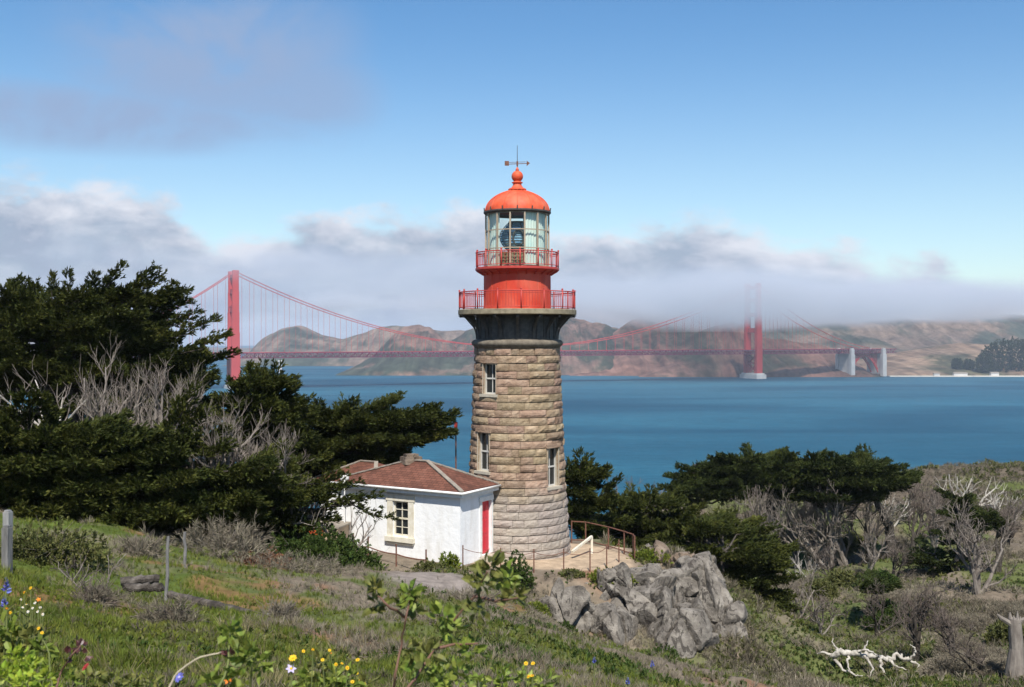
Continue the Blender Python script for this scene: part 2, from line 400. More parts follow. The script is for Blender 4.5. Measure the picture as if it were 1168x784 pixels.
M['white'] = mat('white_wall_paint', stops=[(.3, (.76, .76, .75)), (.7, (.82, .82, .81))], scale=1.5, rough=.75, spec=.2, bump=.5, bscale=3.5, extra=white_extra)
M['white_trim'] = mat('white_trim_paint', col=(.74, .73, .69), scale=4, rough=.6)
M['grey_frame'] = mat('weathered_frame_paint', col=(.50, .485, .45), scale=4, rough=.7)
M['cream_trim'] = mat('cream_stone_trim', stops=[(.3, (.55, .49, .36)), (.7, (.72, .68, .58))], scale=4, rough=.8, bump=.2)
M['door_red'] = mat('red_door_paint', col=(.56, .03, .045), scale=3, rough=.45, spec=.4)
M['glass_dark'] = mat('window_glass', col=(.02, .024, .026), scale=2, rough=.06, spec=.6)


def shingle_extra(t, oc, c, b):
    br = t.node('ShaderNodeTexBrick'); t.put(br.inputs['Vector'], t.mapping(t.node('ShaderNodeTexCoord').outputs['UV'], (1, 1, 1)))
    br.inputs['Scale'].default_value = 1.0; br.inputs['Brick Width'].default_value = .30; br.inputs['Row Height'].default_value = .16
    br.inputs['Mortar Size'].default_value = .012; br.offset = .5
    br.inputs['Color1'].default_value = (.75, .75, .75, 1); br.inputs['Color2'].default_value = (1.2, 1.15, 1.1, 1); br.inputs['Mortar'].default_value = (.42, .42, .42, 1)
    return t.mix(.9, c, br.outputs[0], 'MULTIPLY')


M['shingle'] = mat('red_brown_shingles', stops=[(.3, (.105, .048, .034)), (.55, (.155, .068, .048)), (.8, (.20, .10, .072))], scale=1.6, rough=.9, spec=.15, bump=.4, bscale=24, extra=shingle_extra)
M['shingle_grey'] = mat('grey_ridge_tiles', stops=[(.3, (.19, .16, .13)), (.7, (.31, .27, .22))], scale=4, rough=.9, bump=.3)
M['path'] = mat('packed_sandy_path', stops=[(.3, (.30, .22, .15)), (.7, (.42, .33, .235))], scale=1.4, detail=9, rough=.95, bump=.3, bscale=18)
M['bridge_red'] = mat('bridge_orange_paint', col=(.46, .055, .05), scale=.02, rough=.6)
M['bridge_truss'] = mat('bridge_truss_shaded', col=(.17, .03, .06), scale=.02, rough=.7)  # the bridge's own paint, darkened towards purple to put the truss's shade in its colour
M['concrete'] = mat('pale_concrete', col=(.55, .53, .50), scale=.05, rough=.9)
M['brass'] = mat('lamp_brass', col=(.35, .24, .11), scale=5, rough=.35, metal=.6)
M['curtain'] = mat('lantern_blind', stops=[(.38, (.74, .90, .84)), (.60, (.95, .95, .86))], scale=1.6, stretch=(1, 1, .4), rough=.8, trans=.35)
M['timber'] = mat('tan_timber', col=(.24, .17, .10), scale=5, stretch=(1, 1, 6), rough=.7)
M['orange_panel'] = mat('orange_panel', col=(.72, .12, .04), scale=3, rough=.6)
M['tan_panel'] = mat('tan_panel', col=(.45, .34, .24), scale=3, rough=.8)


def glass_mat(name, tint, gloss):
    m = bpy.data.materials.new(name); m.use_nodes = True; t = NT(m.node_tree); t.n.clear()
    tr = t.node('ShaderNodeBsdfTransparent'); tr.inputs[0].default_value = (*tint, 1)
    gl = t.node('ShaderNodeBsdfGlossy'); gl.inputs['Roughness'].default_value = .03
    lwt = t.node('ShaderNodeLayerWeight'); lwt.inputs[0].default_value = .5; frs = t.m('MULTIPLY', t.m('POWER', lwt.outputs['Facing'], 4.), .55)
    mx = t.node('ShaderNodeMixShader'); t.put(mx.inputs[0], t.m('ADD', frs, gloss, clamp=True)); t.put(mx.inputs[1], tr.outputs[0]); t.put(mx.inputs[2], gl.outputs[0])
    t.put(t.node('ShaderNodeOutputMaterial').inputs[0], mx.outputs[0]); return m


M['lantern_glass'] = glass_mat('lantern_glass', (.90, .985, .965), .03)
M['lens'] = mat('lens_glass', stops=[(.4, (.10, .22, .36)), (.6, (.35, .52, .66))], scale=4, stretch=(1, 1, 5), rough=.08, spec=.8, metal=.3)


def hill_mat(name, dry, mid, scrub, seed, amount=.5):
    m = bpy.data.materials.new(name); m.use_nodes = True; t = NT(m.node_tree); t.n.clear()
    b = t.node('ShaderNodeBsdfPrincipled'); b.inputs['Roughness'].default_value = .95; b.inputs['Specular IOR Level'].default_value = .1
    oc = t.mapping(t.node('ShaderNodeTexCoord').outputs['Object'], loc=(seed * 131, seed * 57, 0))
    c = t.ramp(t.noise(oc, .008, 9, .62), [(.3, dry), (.7, mid)])
    g = t.ramp(t.noise(t.mapping(oc, (1, .5, 1.3)), .0042, 9, .62, .4), [(amount - .04, 0.), (amount + .05, 1.)])
    c = t.mix(t.m('MULTIPLY', g, .85), c, scrub)
    f = t.ramp(t.noise(oc, .03, 6, .6), [(.3, .62), (.7, 1.3)])
    f = t.mix(1, f, t.ramp(t.noise(t.mapping(oc, (1, .12, .18)), .035, 5, .6, .6), [(.32, .62), (.62, 1.25)]), 'MULTIPLY')
    t.put(b.inputs['Base Color'], t.mix(1, c, f, 'MULTIPLY'))
    t.put(t.node('ShaderNodeOutputMaterial').inputs[0], b.outputs[0]); return m


# ------------------------------------------------------------------ setting: terrain
ctrl = []   # x, y, z above the sea
for px, py, D in [(0, 784, 11), (150, 784, 11.5), (300, 784, 12.5), (450, 784, 14), (584, 784, 16.5), (700, 784, 21), (790, 784, 27), (100, 700, 19), (300, 710, 22), (450, 715, 24), (600, 722, 28), (720, 745, 31),
                  (8, 655, 24), (190, 682, 26), (330, 670, 33), (450, 672, 37), (560, 668, 42), (640, 722, 42), (800, 772, 36), (0, 606, 34), (200, 618, 40), (300, 640, 41), (380, 650, 44), (480, 655, 45),
                  (0, 560, 48), (150, 575, 52), (300, 600, 55), (400, 606, 57),
                  (850, 738, 60), (860, 775, 48), (900, 784, 47), (1000, 784, 45), (1168, 784, 41), (990, 752, 51), (1168, 740, 50), (1000, 700, 66), (1140, 690, 68), (900, 655, 95), (1000, 640, 98), (1100, 650, 88),
                  (1168, 630, 100), (1050, 600, 128), (1168, 590, 130), (930, 600, 130), (1050, 556, 190), (1168, 546, 190), (1110, 548, 190), (1168, 560, 160), (1080, 564, 160), (1120, 580, 140), (950, 562, 185), (820, 600, 115), (820, 680, 75), (740, 572, 150), (780, 562, 170), (700, 660, 62), (760, 690, 60)]:
    p = P(px, py, D); ctrl.append(p)
for x, y, z in [(-8, 2, -1.6), (0, 2, -2.3), (8, 2, -3.2), (0, -12, -1), (-14, -12, 0), (14, -12, -3), (-6, 6, -2.3), (0, 6.5, -3.0), (6, 8, -4.2), (14, 14, -6.8), (14, 26, -9.8), (24, 30, -11.5), (30, 12, -9),
                (-9, 50, -9.72), (-9, 54, -9.75), (-2, 47, -9.85), (-2, 52, -9.8), (2, 47.2, -10.0), (2, 52, -10), (5.8, 50.5, -10.05), (5.5, 53, -10.2), (0, 56, -10.4), (-6, 56, -9.9), (7.6, 51.5, -10.3), (10.5, 52, -12.5), (11.5, 48, -14), (9.6, 44.5, -12.6), (3.5, 46, -10.9), (6.0, 46.2, -11.2), (2.5, 43.6, -11.8), (5.5, 43.2, -12.5), (8.6, 42.6, -13.2),
                (12, 58, -14.2), (6, 62, -13), (0, 70, -15), (-15, 70, -11), (-40, 70, -8), (-60, 50, -3), (-30, 30, -3.6), (-18, 14, -2), (-40, 100, -17), (0, 100, -24), (25, 100, -22), (-70, 100, -14), (0, 150, -58), (-50, 150, -48), (30, 150, -42), (-90, 150, -42),
                (-80, 230, -98), (0, 230, -100), (60, 215, -62), (150, 240, -75), (60, 260, -98), (180, 300, -104), (90, 300, -106), (0, 310, -106), (-120, 310, -106), (120, 60, -12), (150, 150, -27), (120, 100, -21), (60, 35, -12)]:
    ctrl.append(np.array([x, y, CZ + z]))
ctrl = np.array(ctrl)


def _k(d2): return np.where(d2 > 0, d2 * np.log(d2 + 1e-9) * .5, 0)


_n = len(ctrl); _S = ctrl[:, :2] / 50.
_A = np.zeros((_n + 3, _n + 3)); _A[:_n, :_n] = _k(((_S[:, None] - _S[None]) ** 2).sum(-1)) + np.eye(_n) * 2e-4
_A[:_n, _n] = 1; _A[:_n, _n + 1:] = _S; _A[_n:, :_n] = _A[:_n, _n:].T
_W = np.linalg.solve(_A, np.r_[ctrl[:, 2], 0, 0, 0])


def smooth01(x): x = np.clip(x, 0, 1); return x * x * (3 - 2 * x)


PLAT = 90.0


def height(x, y, rough=True):
    x = np.atleast_1d(np.asarray(x, float)); y = np.atleast_1d(np.asarray(y, float))
    s = np.c_[x, y] / 50.; z = np.zeros(len(x))
    for i in range(0, len(x), 20000):
        q = s[i:i + 20000]; z[i:i + 20000] = _k(((q[:, None] - _S[None]) ** 2).sum(-1)) @ _W[:_n] + _W[_n] + q @ _W[_n + 1:]
    if rough:
        p = np.c_[x, y]; far = smooth01((y - 45) / 60)
        z = z + (fbm(p, .35, 4, 3) - .5) * (.55 + 1.6 * far) + (fbm(p, 1.7, 3, 9) - .5) * .22
    # levelled ground round the house and the tower
    d = np.maximum(np.maximum(np.abs(x + 1.8) - 7.4, np.abs(y - 51.2) - 4.0), np.hypot(x - .5, y - 51.5) - 5.4)
    d2 = np.hypot(np.maximum(np.abs(x + 1.8) - 6.2, 0), np.maximum(np.abs(y - 51.6) - 3.6, 0)); d3 = np.maximum(np.hypot(x - .8, y - 51.0) - 4.6, 0)
    f = smooth01(1 - np.minimum(d2, d3) / 1.6)
    plane = PLAT + .25 - .05 * np.clip(x + 6, 0, 9)
    return z * (1 - f) + plane * f


def ground(x, y): return float(height([x], [y])[0])


def path_mask(x, y):
    r = np.hypot(x - .25, y - 52)
    a = smooth01((4.3 - r) / .5) * (y < 54) * (x > -1.2)
    b = smooth01((5.7 - x) / .5) * smooth01((x - .4) / .4) * smooth01((y - 47.4 - (x - 1) * .12) / .5) * smooth01((53.6 - y) / .4)
    c = smooth01((x + 1.9) / .3) * smooth01((1 - x) / .4) * smooth01((y - 47.2) / .4) * (y < 50)
    return np.clip(np.maximum(np.maximum(a, b), c * .9), 0, 1)


def masks(x, y):
    """what covers the ground: green (grass), bare (soil / heath litter), brush"""
    p = np.c_[x, y]; D = np.maximum(y, 1); px = CX + x / D * F
    n1 = fbm(p, .16, 4, 21); n2 = fbm(p, .5, 4, 33); n3 = fbm(p, .06, 4, 41)
    near = smooth01((46 - y) / 4) * (px < 900)
    gl = smooth01((430 - px) / 220 + (n1 - .5) * 2.2)                     # lush left slope
    gc = smooth01((n2 - .44) * 7) * .8
    green = near * np.clip(np.maximum(gl * smooth01(1.6 - np.abs(y - 17) / 20 + (n2 - .5) * 3), gc), 0, 1)
    gr = smooth01((n3 * .5 + n1 * .5 - .45) * 9)
    green = green + (1 - near) * gr * .8
    rust = smooth01(1 - np.hypot((x - 5.) / 3.6, (y - 47.2) / 2.0)) * 1.3 + smooth01(1 - np.hypot((x + 8.5) / 2.2, (y - 38.5) / 1.8)) + near * smooth01((fbm(p, .3, 3, 77) - .60) * 9) * .6
    slab = smooth01(1.6 * (1 - np.hypot((x + 3.0) / 2.6, (y - 41.) / 3.2)))
    return np.clip(green, 0, 1), np.clip(rust, 0, 1), np.clip(slab, 0, 1)


def make_terrain():
    Dv = np.concatenate([np.linspace(-14, 3, 18), np.linspace(3.4, 60, 300), np.linspace(60.6, 130, 130), np.linspace(131.5, 320, 90)])
    u = np.linspace(-1, 1, 420); u = np.sign(u) * np.abs(u) ** 1.15
    YY, UU = np.meshgrid(Dv, u, indexing='ij'); XX = UU * (14 + .70 * np.maximum(YY, 0))
    x, y = XX.ravel(), YY.ravel(); z = height(x, y)
    g = Geo(); n, m = len(Dv), len(u); idx = np.arange(n * m).reshape(n, m)
    g.add(np.c_[x, y, z], np.stack([idx[:-1, :-1], idx[:-1, 1:], idx[1:, 1:], idx[1:, :-1]], -1).reshape(-1, 4))
    o = build('ground', g, M['terrain'], smooth=True, kind='structure')
    green, rust, slab = masks(x, y); pm = path_mask(x, y)[:, None]
    p = np.c_[x, y]; n = fbm(p, .8, 5, 5)[:, None]
    far = smooth01((y - 46) / 8)[:, None]
    c = np.array([.15, .115, .085]) * (1 - n) + np.array([.20, .165, .12]) * n
    c = c * (1 - .32 * smooth01((y - 90) / 40))[:, None]
    gcol = np.array([.055, .085, .016]) * (1 - n) + np.array([.105, .13, .028]) * n
    c = c * (1 - green[:, None]) + gcol * green[:, None]
    c = c * (1 - rust[:, None]) + np.array([.24, .115, .06]) * rust[:, None]
    c = c * (1 - slab[:, None]) + np.array([.23, .195, .17]) * slab[:, None]
    c = c * (1 - pm) + np.array([.40, .30, .205]) * pm
    at = o.data.color_attributes.new('tint', 'FLOAT_COLOR', 'POINT')
    at.data.foreach_set('color', np.c_[c, np.ones(len(c))].ravel().astype(np.float32))
    return o


make_terrain()

# ---- the sea
def sea_material():
    m = bpy.data.materials.new('sea_water'); m.use_nodes = True; t = NT(m.node_tree); t.n.clear()
    oc = t.node('ShaderNodeTexCoord').outputs['Object']
    df = t.node('ShaderNodeBsdfDiffuse'); gl = t.node('ShaderNodeBsdfGlossy'); gl.inputs['Roughness'].default_value = .35
    band = t.noise(t.mapping(oc, (.35, 1, 1)), .0035, 6, .55, .6); fine = t.noise(t.mapping(oc, (.5, 1, 1)), .06, 6, .7)
    c = t.mix(t.ramp(band, [(.38, 0.), (.62, 1.)]), (.002, .050, .092), (.013, .108, .160))
    c = t.mix(t.m('MULTIPLY', t.ramp(t.m('ADD', t.m('MULTIPLY', fine, .55), t.m('MULTIPLY', t.noise(t.mapping(oc, (.4, 1, 1), loc=(9, 4, 0)), .16, 4, .7), .45)), [(.38, 1.), (.56, 0.)]), .70), c, (.002, .042, .075))
    t.put(df.inputs[0], c); gl.inputs[0].default_value = (.75, .85, .95, 1)
    bn = t.node('ShaderNodeBump'); bn.inputs['Strength'].default_value = 1; bn.inputs['Distance'].default_value = 2.2
    t.put(bn.inputs['Height'], t.noise(t.mapping(oc, (.6, 1, 1)), .09, 7, .68)); t.put(gl.inputs['Normal'], bn.outputs[0])
    lw = t.node('ShaderNodeFresnel'); lw.inputs[0].default_value = 1.33; t.put(lw.inputs[1], bn.outputs[0])
    mx = t.node('ShaderNodeMixShader'); t.put(mx.inputs[0], t.m('MULTIPLY', t.m('MINIMUM', lw.outputs[0], .55), t.m('ADD', .05, t.m('MULTIPLY', band, .45))))
    t.put(mx.inputs[1], df.outputs[0]); t.put(mx.inputs[2], gl.outputs[0])
    t.put(t.node('ShaderNodeOutputMaterial').inputs[0], mx.outputs[0]); return m


g = Geo(); g.add([[-8900, -480, 0], [8900, -480, 0], [8900, 11900, 0], [-8900, 11900, 0]], [[0, 1, 2, 3]])
build('water', g, sea_material(), kind='structure')


# ---- hills across the strait
def hill(ridge, Dr, Df, Db, m, seed, rough=.15, gully=1.0, name='hills', nu=420, nv=70):
    """a range whose crest stands Dr metres away and whose foot meets the water at Df"""
    rp = np.array(ridge, float); t = np.linspace(rp[0, 0], rp[-1, 0], nu)
    hz = np.interp(t, rp[:, 0], rp[:, 1]); ker = np.hanning(9); ker /= ker.sum(); hz = np.convolve(np.pad(hz, 4, 'edge'), ker, 'valid')
    Hm = np.maximum(CZ + (HY - hz) / F * Dr, -3.)
    dr = Df(t) if callable(Df) else np.full(nu, float(Df))
    v = np.linspace(0, 2, nv); V, T = np.meshgrid(v, np.arange(nu), indexing='ij')
    D = np.where(V < 1, dr[T] + (Dr - dr[T]) * V, Dr + (Db - Dr) * (V - 1))
    sh = np.where(V < 1, V ** .72, 1 - (V - 1) ** 1.6)
    x = (t[T] - CX) / F * Dr * (1 + (D / Dr - 1) * .55)
    z = Hm[T] * sh
    p = np.c_[x.ravel(), D.ravel()]
    amp = (z.ravel() + 6) * rough * np.clip(1.2 - np.abs(V.ravel() - 1) * .2, 0, 1)
    gl = np.abs(fbm(np.c_[x.ravel() / 60, V.ravel() * 1.1], 1., 4, seed + 5) - .5) * 2
    zz = z.ravel() + (fbm(p, .006, 5, seed) - .5) * 2 * amp + (np.abs(fbm(np.c_[x.ravel() / 21, V.ravel() * 1.4], 1., 3, seed + 8) - .5) * 2 - .3) * .22 * z.ravel() * np.clip(1 - V.ravel(), 0, 1) ** .5 + (gl - .35) * gully * z.ravel() * np.clip(1 - V.ravel(), 0, 1) ** .7 * .6
    zz = np.where(V.ravel() <= 0, -4, zz); zz = np.where(V.ravel() >= 1.99, -4, zz)
    idx = np.arange(nu * nv).reshape(nv, nu); g = Geo()
    g.add(np.c_[x.ravel(), D.ravel(), zz], np.stack([idx[:-1, :-1], idx[:-1, 1:], idx[1:, 1:], idx[1:, :-1]], -1).reshape(-1, 4))
    return build(name, g, m, smooth=True, kind='structure')


HB = hill_mat('bluff_grass', (.135, .068, .050), (.25, .142, .105), (.030, .042, .024), 1, .52)
HG = hill_mat('green_headland', (.14, .085, .06), (.25, .155, .12), (.020, .040, .026), 2, .46)
HF = hill_mat('far_range', (.13, .095, .07), (.20, .145, .11), (.026, .045, .032), 3, .49)
HS = hill_mat('shore_slope', (.22, .14, .09), (.31, .215, .145), (.05, .06, .028), 4, .55)
hill([(-700, 392), (-300, 388), (0, 390), (150, 394), (270, 398), (420, 392), (600, 385), (800, 378), (1000, 372), (1300, 380), (1900, 392)], 7200, 6200, 8800, HF, 11, .06, .1, nu=200, nv=30)
hill([(255, 431), (275, 412), (300, 386), (322, 373), (340, 371), (362, 381), (390, 386), (420, 379), (450, 373), (480, 371), (540, 380), (600, 392), (640, 425)], 4300, 3700, 5200, HF, 12, .15, .7)
hill([(372, 433), (400, 420), (425, 405), (445, 385), (462, 371), (478, 367), (492, 374), (510, 392), (530, 402), (556, 408), (590, 425), (610, 435)], 3350, 2800, 3900, HG, 13, .17, 1.0)
hill([(470, 433), (500, 405), (515, 388), (535, 376), (560, 366), (600, 362), (640, 360), (690, 366), (730, 380), (780, 405), (830, 434)], 3650, 2830, 4400, HG, 14, .17, 1.1)
hill([(630, 433), (655, 410), (690, 386), (720, 368), (745, 360), (775, 360), (800, 366), (830, 380), (870, 400), (900, 433)], 3450, 2780, 4200, HB, 15, .16, 1.1)
hill([(715, 433), (740, 412), (765, 398), (790, 383), (812, 374), (835, 369), (850, 372), (868, 384), (890, 388), (915, 393), (945, 397), (965, 404), (990, 425), (1000, 434)], 3000, 2700, 3500, HB, 16, .15, 1.3)
hill([(760, 420), (820, 385), (870, 366), (910, 358), (950, 355), (985, 358), (1030, 352), (1062, 354), (1090, 350), (1120, 349), (1145, 356), (1168, 361), (1230, 372), (1330, 368), (1500, 390)], 4500, 3500, 5600, HF, 17, .17, .9)
hill([(935, 434), (975, 414), (1010, 405), (1050, 398), (1095, 393), (1140, 394), (1190, 396), (1260, 388), (1400, 392), (1600, 410)], 3250, 2760, 3900, HS, 18, .10, .45)

# ---- haze over the strait: one even box of air, and the fog bank lying on the bridge and the hilltops
def volume_mat(name, col, dens, aniso=0.):
    m = bpy.data.materials.new(name); m.use_nodes = True; t = NT(m.node_tree); t.n.clear()
    v = t.node('ShaderNodeVolumePrincipled'); v.inputs['Color'].default_value = (*col, 1); v.inputs['Density'].default_value = dens; v.inputs['Anisotropy'].default_value = aniso
    t.put(t.node('ShaderNodeOutputMaterial').inputs['Volume'], v.outputs[0]); return m


g = Geo(); g.box((-9000, -500, -8), (9000, 12000, CZ + 140))
build('haze', g, volume_mat('sea_haze', (.80, .88, 1.0), 0.62e-4), kind='stuff')


def fog_bank():
    """low fog lying along the bridge and over the hills behind its far end: a body of air whose density billows in three dimensions"""
    m = bpy.data.materials.new('fog_air'); m.use_nodes = True; t = NT(m.node_tree); t.n.clear()
    oc = t.node('ShaderNodeTexCoord').outputs['Object']; sp = t.node('ShaderNodeSeparateXYZ'); t.put(sp.inputs[0], oc); X, Y, Z = sp.outputs
    n1 = t.noise(t.mapping(oc, (1, 1, 1.7)), .0032, 5, .58, .3)
    zb = t.m('MULTIPLY', t.ramp(t.m('DIVIDE', t.m('ADD', X, 1000.), 4000.), [(0, .81), (.11, .81), (.19, .74), (.30, .59), (.37, .43), (.44, .40), (.54, .55), (1, .68)], 'EASE'), 250.)   # underside, metres above the eye
    e = t.m('ADD', t.m('SUBTRACT', Z, CZ), t.m('MULTIPLY', t.m('SUBTRACT', n1, .5), 110.))
    low = t.sstep(t.m('SUBTRACT', e, t.m('SUBTRACT', zb, 95.)), 0., 62.)
    n2 = t.noise(t.mapping(oc, (1, 1, 1.4), loc=(500, 0, 0)), .0022, 5, .6, .3)
    high = t.sstep(t.m('ADD', t.m('SUBTRACT', Z, CZ), t.m('MULTIPLY', t.m('SUBTRACT', n2, .5), -260.)), 160., 70.)
    ex = t.m('MULTIPLY', t.sstep(t.m('ADD', X, t.m('MULTIPLY', n2, 300.)), -1150., -500.), t.sstep(t.m('ADD', X, t.m('MULTIPLY', n1, -700.)), 1650., 900.))
    ey = t.m('MULTIPLY', t.sstep(t.m('SUBTRACT', Y, t.m('MULTIPLY', X, .42)), 1950., 2250.), t.sstep(Y, 5200., 4400.))
    v = t.node('ShaderNodeVolumePrincipled'); v.inputs['Color'].default_value = (.79, .815, .875, 1)
    t.put(v.inputs['Density'], t.m('MULTIPLY', t.m('MULTIPLY', t.m('MULTIPLY', low, high), t.m('MULTIPLY', ex, ey)), FOG))
    t.put(t.node('ShaderNodeOutputMaterial').inputs['Volume'], v.outputs[0])
    g = Geo(); g.box((-1200, 1500, CZ + 12), (2600, 5300, CZ + 250)); build('fog', g, m, kind='stuff')


FOG = .0085
cy.volume_step_rate = .2; cy.volume_max_steps = 96
fog_bank()

# ------------------------------------------------------------------ the suspension bridge
BL, BR = np.array([-535., 2108.]), np.array([575., 2620.])
BAX = (BR - BL) / np.linalg.norm(BR - BL); BPE = np.array([-BAX[1], BAX[0]]); SPAN = np.linalg.norm(BR - BL)
HALF = 21.0; ZD = 67.0; ZT = 226.0


def bp(s, off, z):
    q = BL + BAX * s + BPE * off; return np.array([q[0], q[1], z])


def cable_z(s):
    if 0 <= s <= SPAN: return ZT - 2 - (ZT - 2 - ZD - 11) * (1 - (2 * s / SPAN - 1) ** 2)
    t = (-s if s < 0 else s - SPAN) / 343.; return (ZT - 2) * (1 - t) + (ZD + 4) * t - 26 * (1 - (2 * t - 1) ** 2)


BM = Matrix.Identity(4)
BM[0][0], BM[1][0] = BAX; BM[0][1], BM[1][1] = BPE; BM[0][3], BM[1][3] = BL     # local x runs along the bridge
bridge = thing('suspension_bridge', bp(0, 0, 0), 'long red suspension bridge crossing the strait, its tower tops in fog', 'bridge')
for s0, pier_h in ((0., 9.), (SPAN, 13.)):
    g = Geo()
    lv = [(8, 70, 10.5, 16), (70, 108, 9.8, 14.4), (108, 147, 9.0, 13), (147, 186, 8.2, 11.8), (186, 221, 7.5, 10.8), (221, ZT, 8.4, 11.6)]
    for sd in (-1, 1):
        for z0, z1, wd, dp in lv:
            g.box((s0 - dp / 2, sd * HALF - wd / 2, z0), (s0 + dp / 2, sd * HALF + wd / 2, z1), BM)
            g.box((s0 - dp / 2 - .7, sd * HALF - wd / 5, z0), (s0 + dp / 2 + .7, sd * HALF + wd / 5, z1 - 2), BM)
    tw = build('tower', g, M['bridge_red'], bridge)
    for z0, z1 in ((ZD + 42, ZD + 53), (ZD + 80, ZD + 90), (ZD + 115, ZD + 124), (ZD + 145, ZD + 153)):
        g = Geo(); g.box((s0 - 3.6, -HALF + 4.2, z0), (s0 + 3.6, HALF - 4.2, z1), BM); g.box((s0 - 4.3, -HALF + 4.3, z0 + 1), (s0 + 4.3, HALF - 4.3, z0 + 3), BM)
        build('portal_strut', g, M['bridge_red'], tw)
    g = Geo()
    for a, b in ((12, 36), (36, 60)):
        for e in (-1, 1): g.bar(bp(s0, -HALF * e, a), bp(s0, HALF * e, b), 3.2)
    g.box((s0 - 2, -HALF + 5.4, 35), (s0 + 2, HALF - 5.4, 38), BM)
    build('cross_brace', g, M['bridge_red'], tw)
    g = Geo(); g.box((s0 - 14, -HALF - 12, -5), (s0 + 14, HALF + 12, pier_h - 3), BM); g.box((s0 - 11, -HALF - 9, pier_h - 3), (s0 + 11, HALF + 9, pier_h), BM)
    build('pier', g, M['concrete'], bridge)
for sd in (-1, 1):
    g = Geo(); ss = np.linspace(-343, SPAN + 343, 190); g.tube([bp(s, sd * HALF, cable_z(s)) for s in ss], .75, 6)
    build('main_cable', g, M['bridge_red'], bridge, smooth=True)
g = Geo(); S0, S1 = -343., SPAN + 430.
g.box((S0, -HALF + .5, ZD - .6), (S1, HALF - .5, ZD + .7), BM)
build('roadway', g, M['concrete'], bridge)
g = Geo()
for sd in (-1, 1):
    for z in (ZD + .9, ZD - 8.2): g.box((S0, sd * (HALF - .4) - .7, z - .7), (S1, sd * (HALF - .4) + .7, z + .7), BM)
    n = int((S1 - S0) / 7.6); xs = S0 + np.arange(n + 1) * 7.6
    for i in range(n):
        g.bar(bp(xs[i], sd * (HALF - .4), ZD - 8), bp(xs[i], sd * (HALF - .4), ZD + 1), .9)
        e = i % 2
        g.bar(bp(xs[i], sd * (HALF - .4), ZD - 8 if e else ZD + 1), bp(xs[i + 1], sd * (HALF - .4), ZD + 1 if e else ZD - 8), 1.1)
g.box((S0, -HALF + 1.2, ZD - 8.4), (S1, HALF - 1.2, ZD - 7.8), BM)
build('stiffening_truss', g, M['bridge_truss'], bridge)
g = Geo()
for sd in (-1, 1):
    g.bar(bp(S0, sd * (HALF - .6), ZD + 2.2), bp(S1, sd * (HALF - .6), ZD + 2.2), .35)
build('handrail', g, M['bridge_red'], bridge)
hang = [s for s in np.arange(-330, SPAN + 330, 22.8) if cable_z(s) > ZD + 3]
proto = None
for s in hang[:90]:
    g = Geo(); g.bar(bp(s, -HALF, ZD), bp(s, -HALF, cable_z(s)), .42); build('hanger_cable', g, M['bridge_red'], bridge)
g = Geo()
for s in hang: g.bar(bp(s, HALF, ZD), bp(s, HALF, cable_z(s)), .42)
o = build('hanger_cables_beyond', g, M['bridge_red'], bridge); o['kind'] = 'stuff'; o.name = 'far_hangers'
# masonry pylons and the steel arch at the far shore
sp0 = SPAN + 282; sp1 = SPAN + 384
for s in (sp0, sp1):
    g = Geo()
    for sd in (-1, 1):
        g.box((s - 6, sd * 24 - 5, -3), (s + 6, sd * 24 + 5, ZD - 12), BM); g.box((s - 4.8, sd * 24 - 4, ZD - 12), (s + 4.8, sd * 24 + 4, ZD + 1), BM); g.box((s - 3.6, sd * 24 - 3, ZD + 1), (s + 3.6, sd * 24 + 3, ZD + 4), BM)
    g.box((s - 4, -18.5, 6), (s + 4, 18.5, ZD - 9.5), BM)
    build('pylon', g, M['concrete'], bridge)
g = Geo()
for sd in (-1, 1):
    t = np.linspace(0, 1, 23); xa = sp0 + 7 + t * (sp1 - sp0 - 14); za = 10 + 42 * (1 - (2 * t - 1) ** 2)
    for i in range(22):
        g.bar(bp(xa[i], sd * 12, za[i]), bp(xa[i + 1], sd * 12, za[i + 1]), 2.2)
        g.bar(bp(xa[i], sd * 12, za[i] + 7), bp(xa[i + 1], sd * 12, za[i + 1] + 7), 1.6)
        g.bar(bp(xa[i], sd * 12, za[i]), bp(xa[i], sd * 12, ZD - 8), .9)
        g.bar(bp(xa[i], sd * 12, za[i] + (7 if i % 2 else 0)), bp(xa[i + 1], sd * 12, za[i + 1] + (0 if i % 2 else 7)), .8)
build('steel_arch', g, M['bridge_red'], bridge)

# small white buildings and a tree belt on the far shore
def shore_house(px, py, D, w_, d_, h_, label, col='concrete'):
    q = P(px, py, D); q[2] = max(q[2], 1.5); t = thing('shore_building', q, label, 'building')
    g = Geo(); g.box((q[0] - w_ / 2, q[1] - d_ / 2, q[2] - 6), (q[0] + w_ / 2, q[1] + d_ / 2, q[2] + h_)); build('wall', g, M[col], t)
    g = Geo(); x0, x1, y0, y1, z = q[0] - w_ / 2 - .8, q[0] + w_ / 2 + .8, q[1] - d_ / 2 - .8, q[1] + d_ / 2 + .8, q[2] + h_ + .02
    g.add([[x0, y0, z], [x1, y0, z], [x1, y1, z], [x0, y1, z], [x0 + .2, q[1], z + 3.2], [x1 - .2, q[1], z + 3.2]], [[0, 1, 5, 4], [2, 3, 4, 5]]); g.add([[x0, y0, z], [x0, y1, z], [x0 + .2, q[1], z + 3.2], [x1, y0, z], [x1, y1, z], [x1 - .2, q[1], z + 3.2]], [[0, 2, 1], [3, 4, 5]])
    build('roof', g, M['shingle_grey'], t)
shore_house(1068, 429, 2725, 14, 9, 5, 'small white building on the far shore, leftmost beyond the bridge arch')
shore_house(1095, 428.5, 2735, 34, 10, 5, 'long low white building along the far shore')
shore_house(1134, 428.5, 2735, 20, 10, 6, 'white shore building in front of the dark tree belt')
g = Geo()
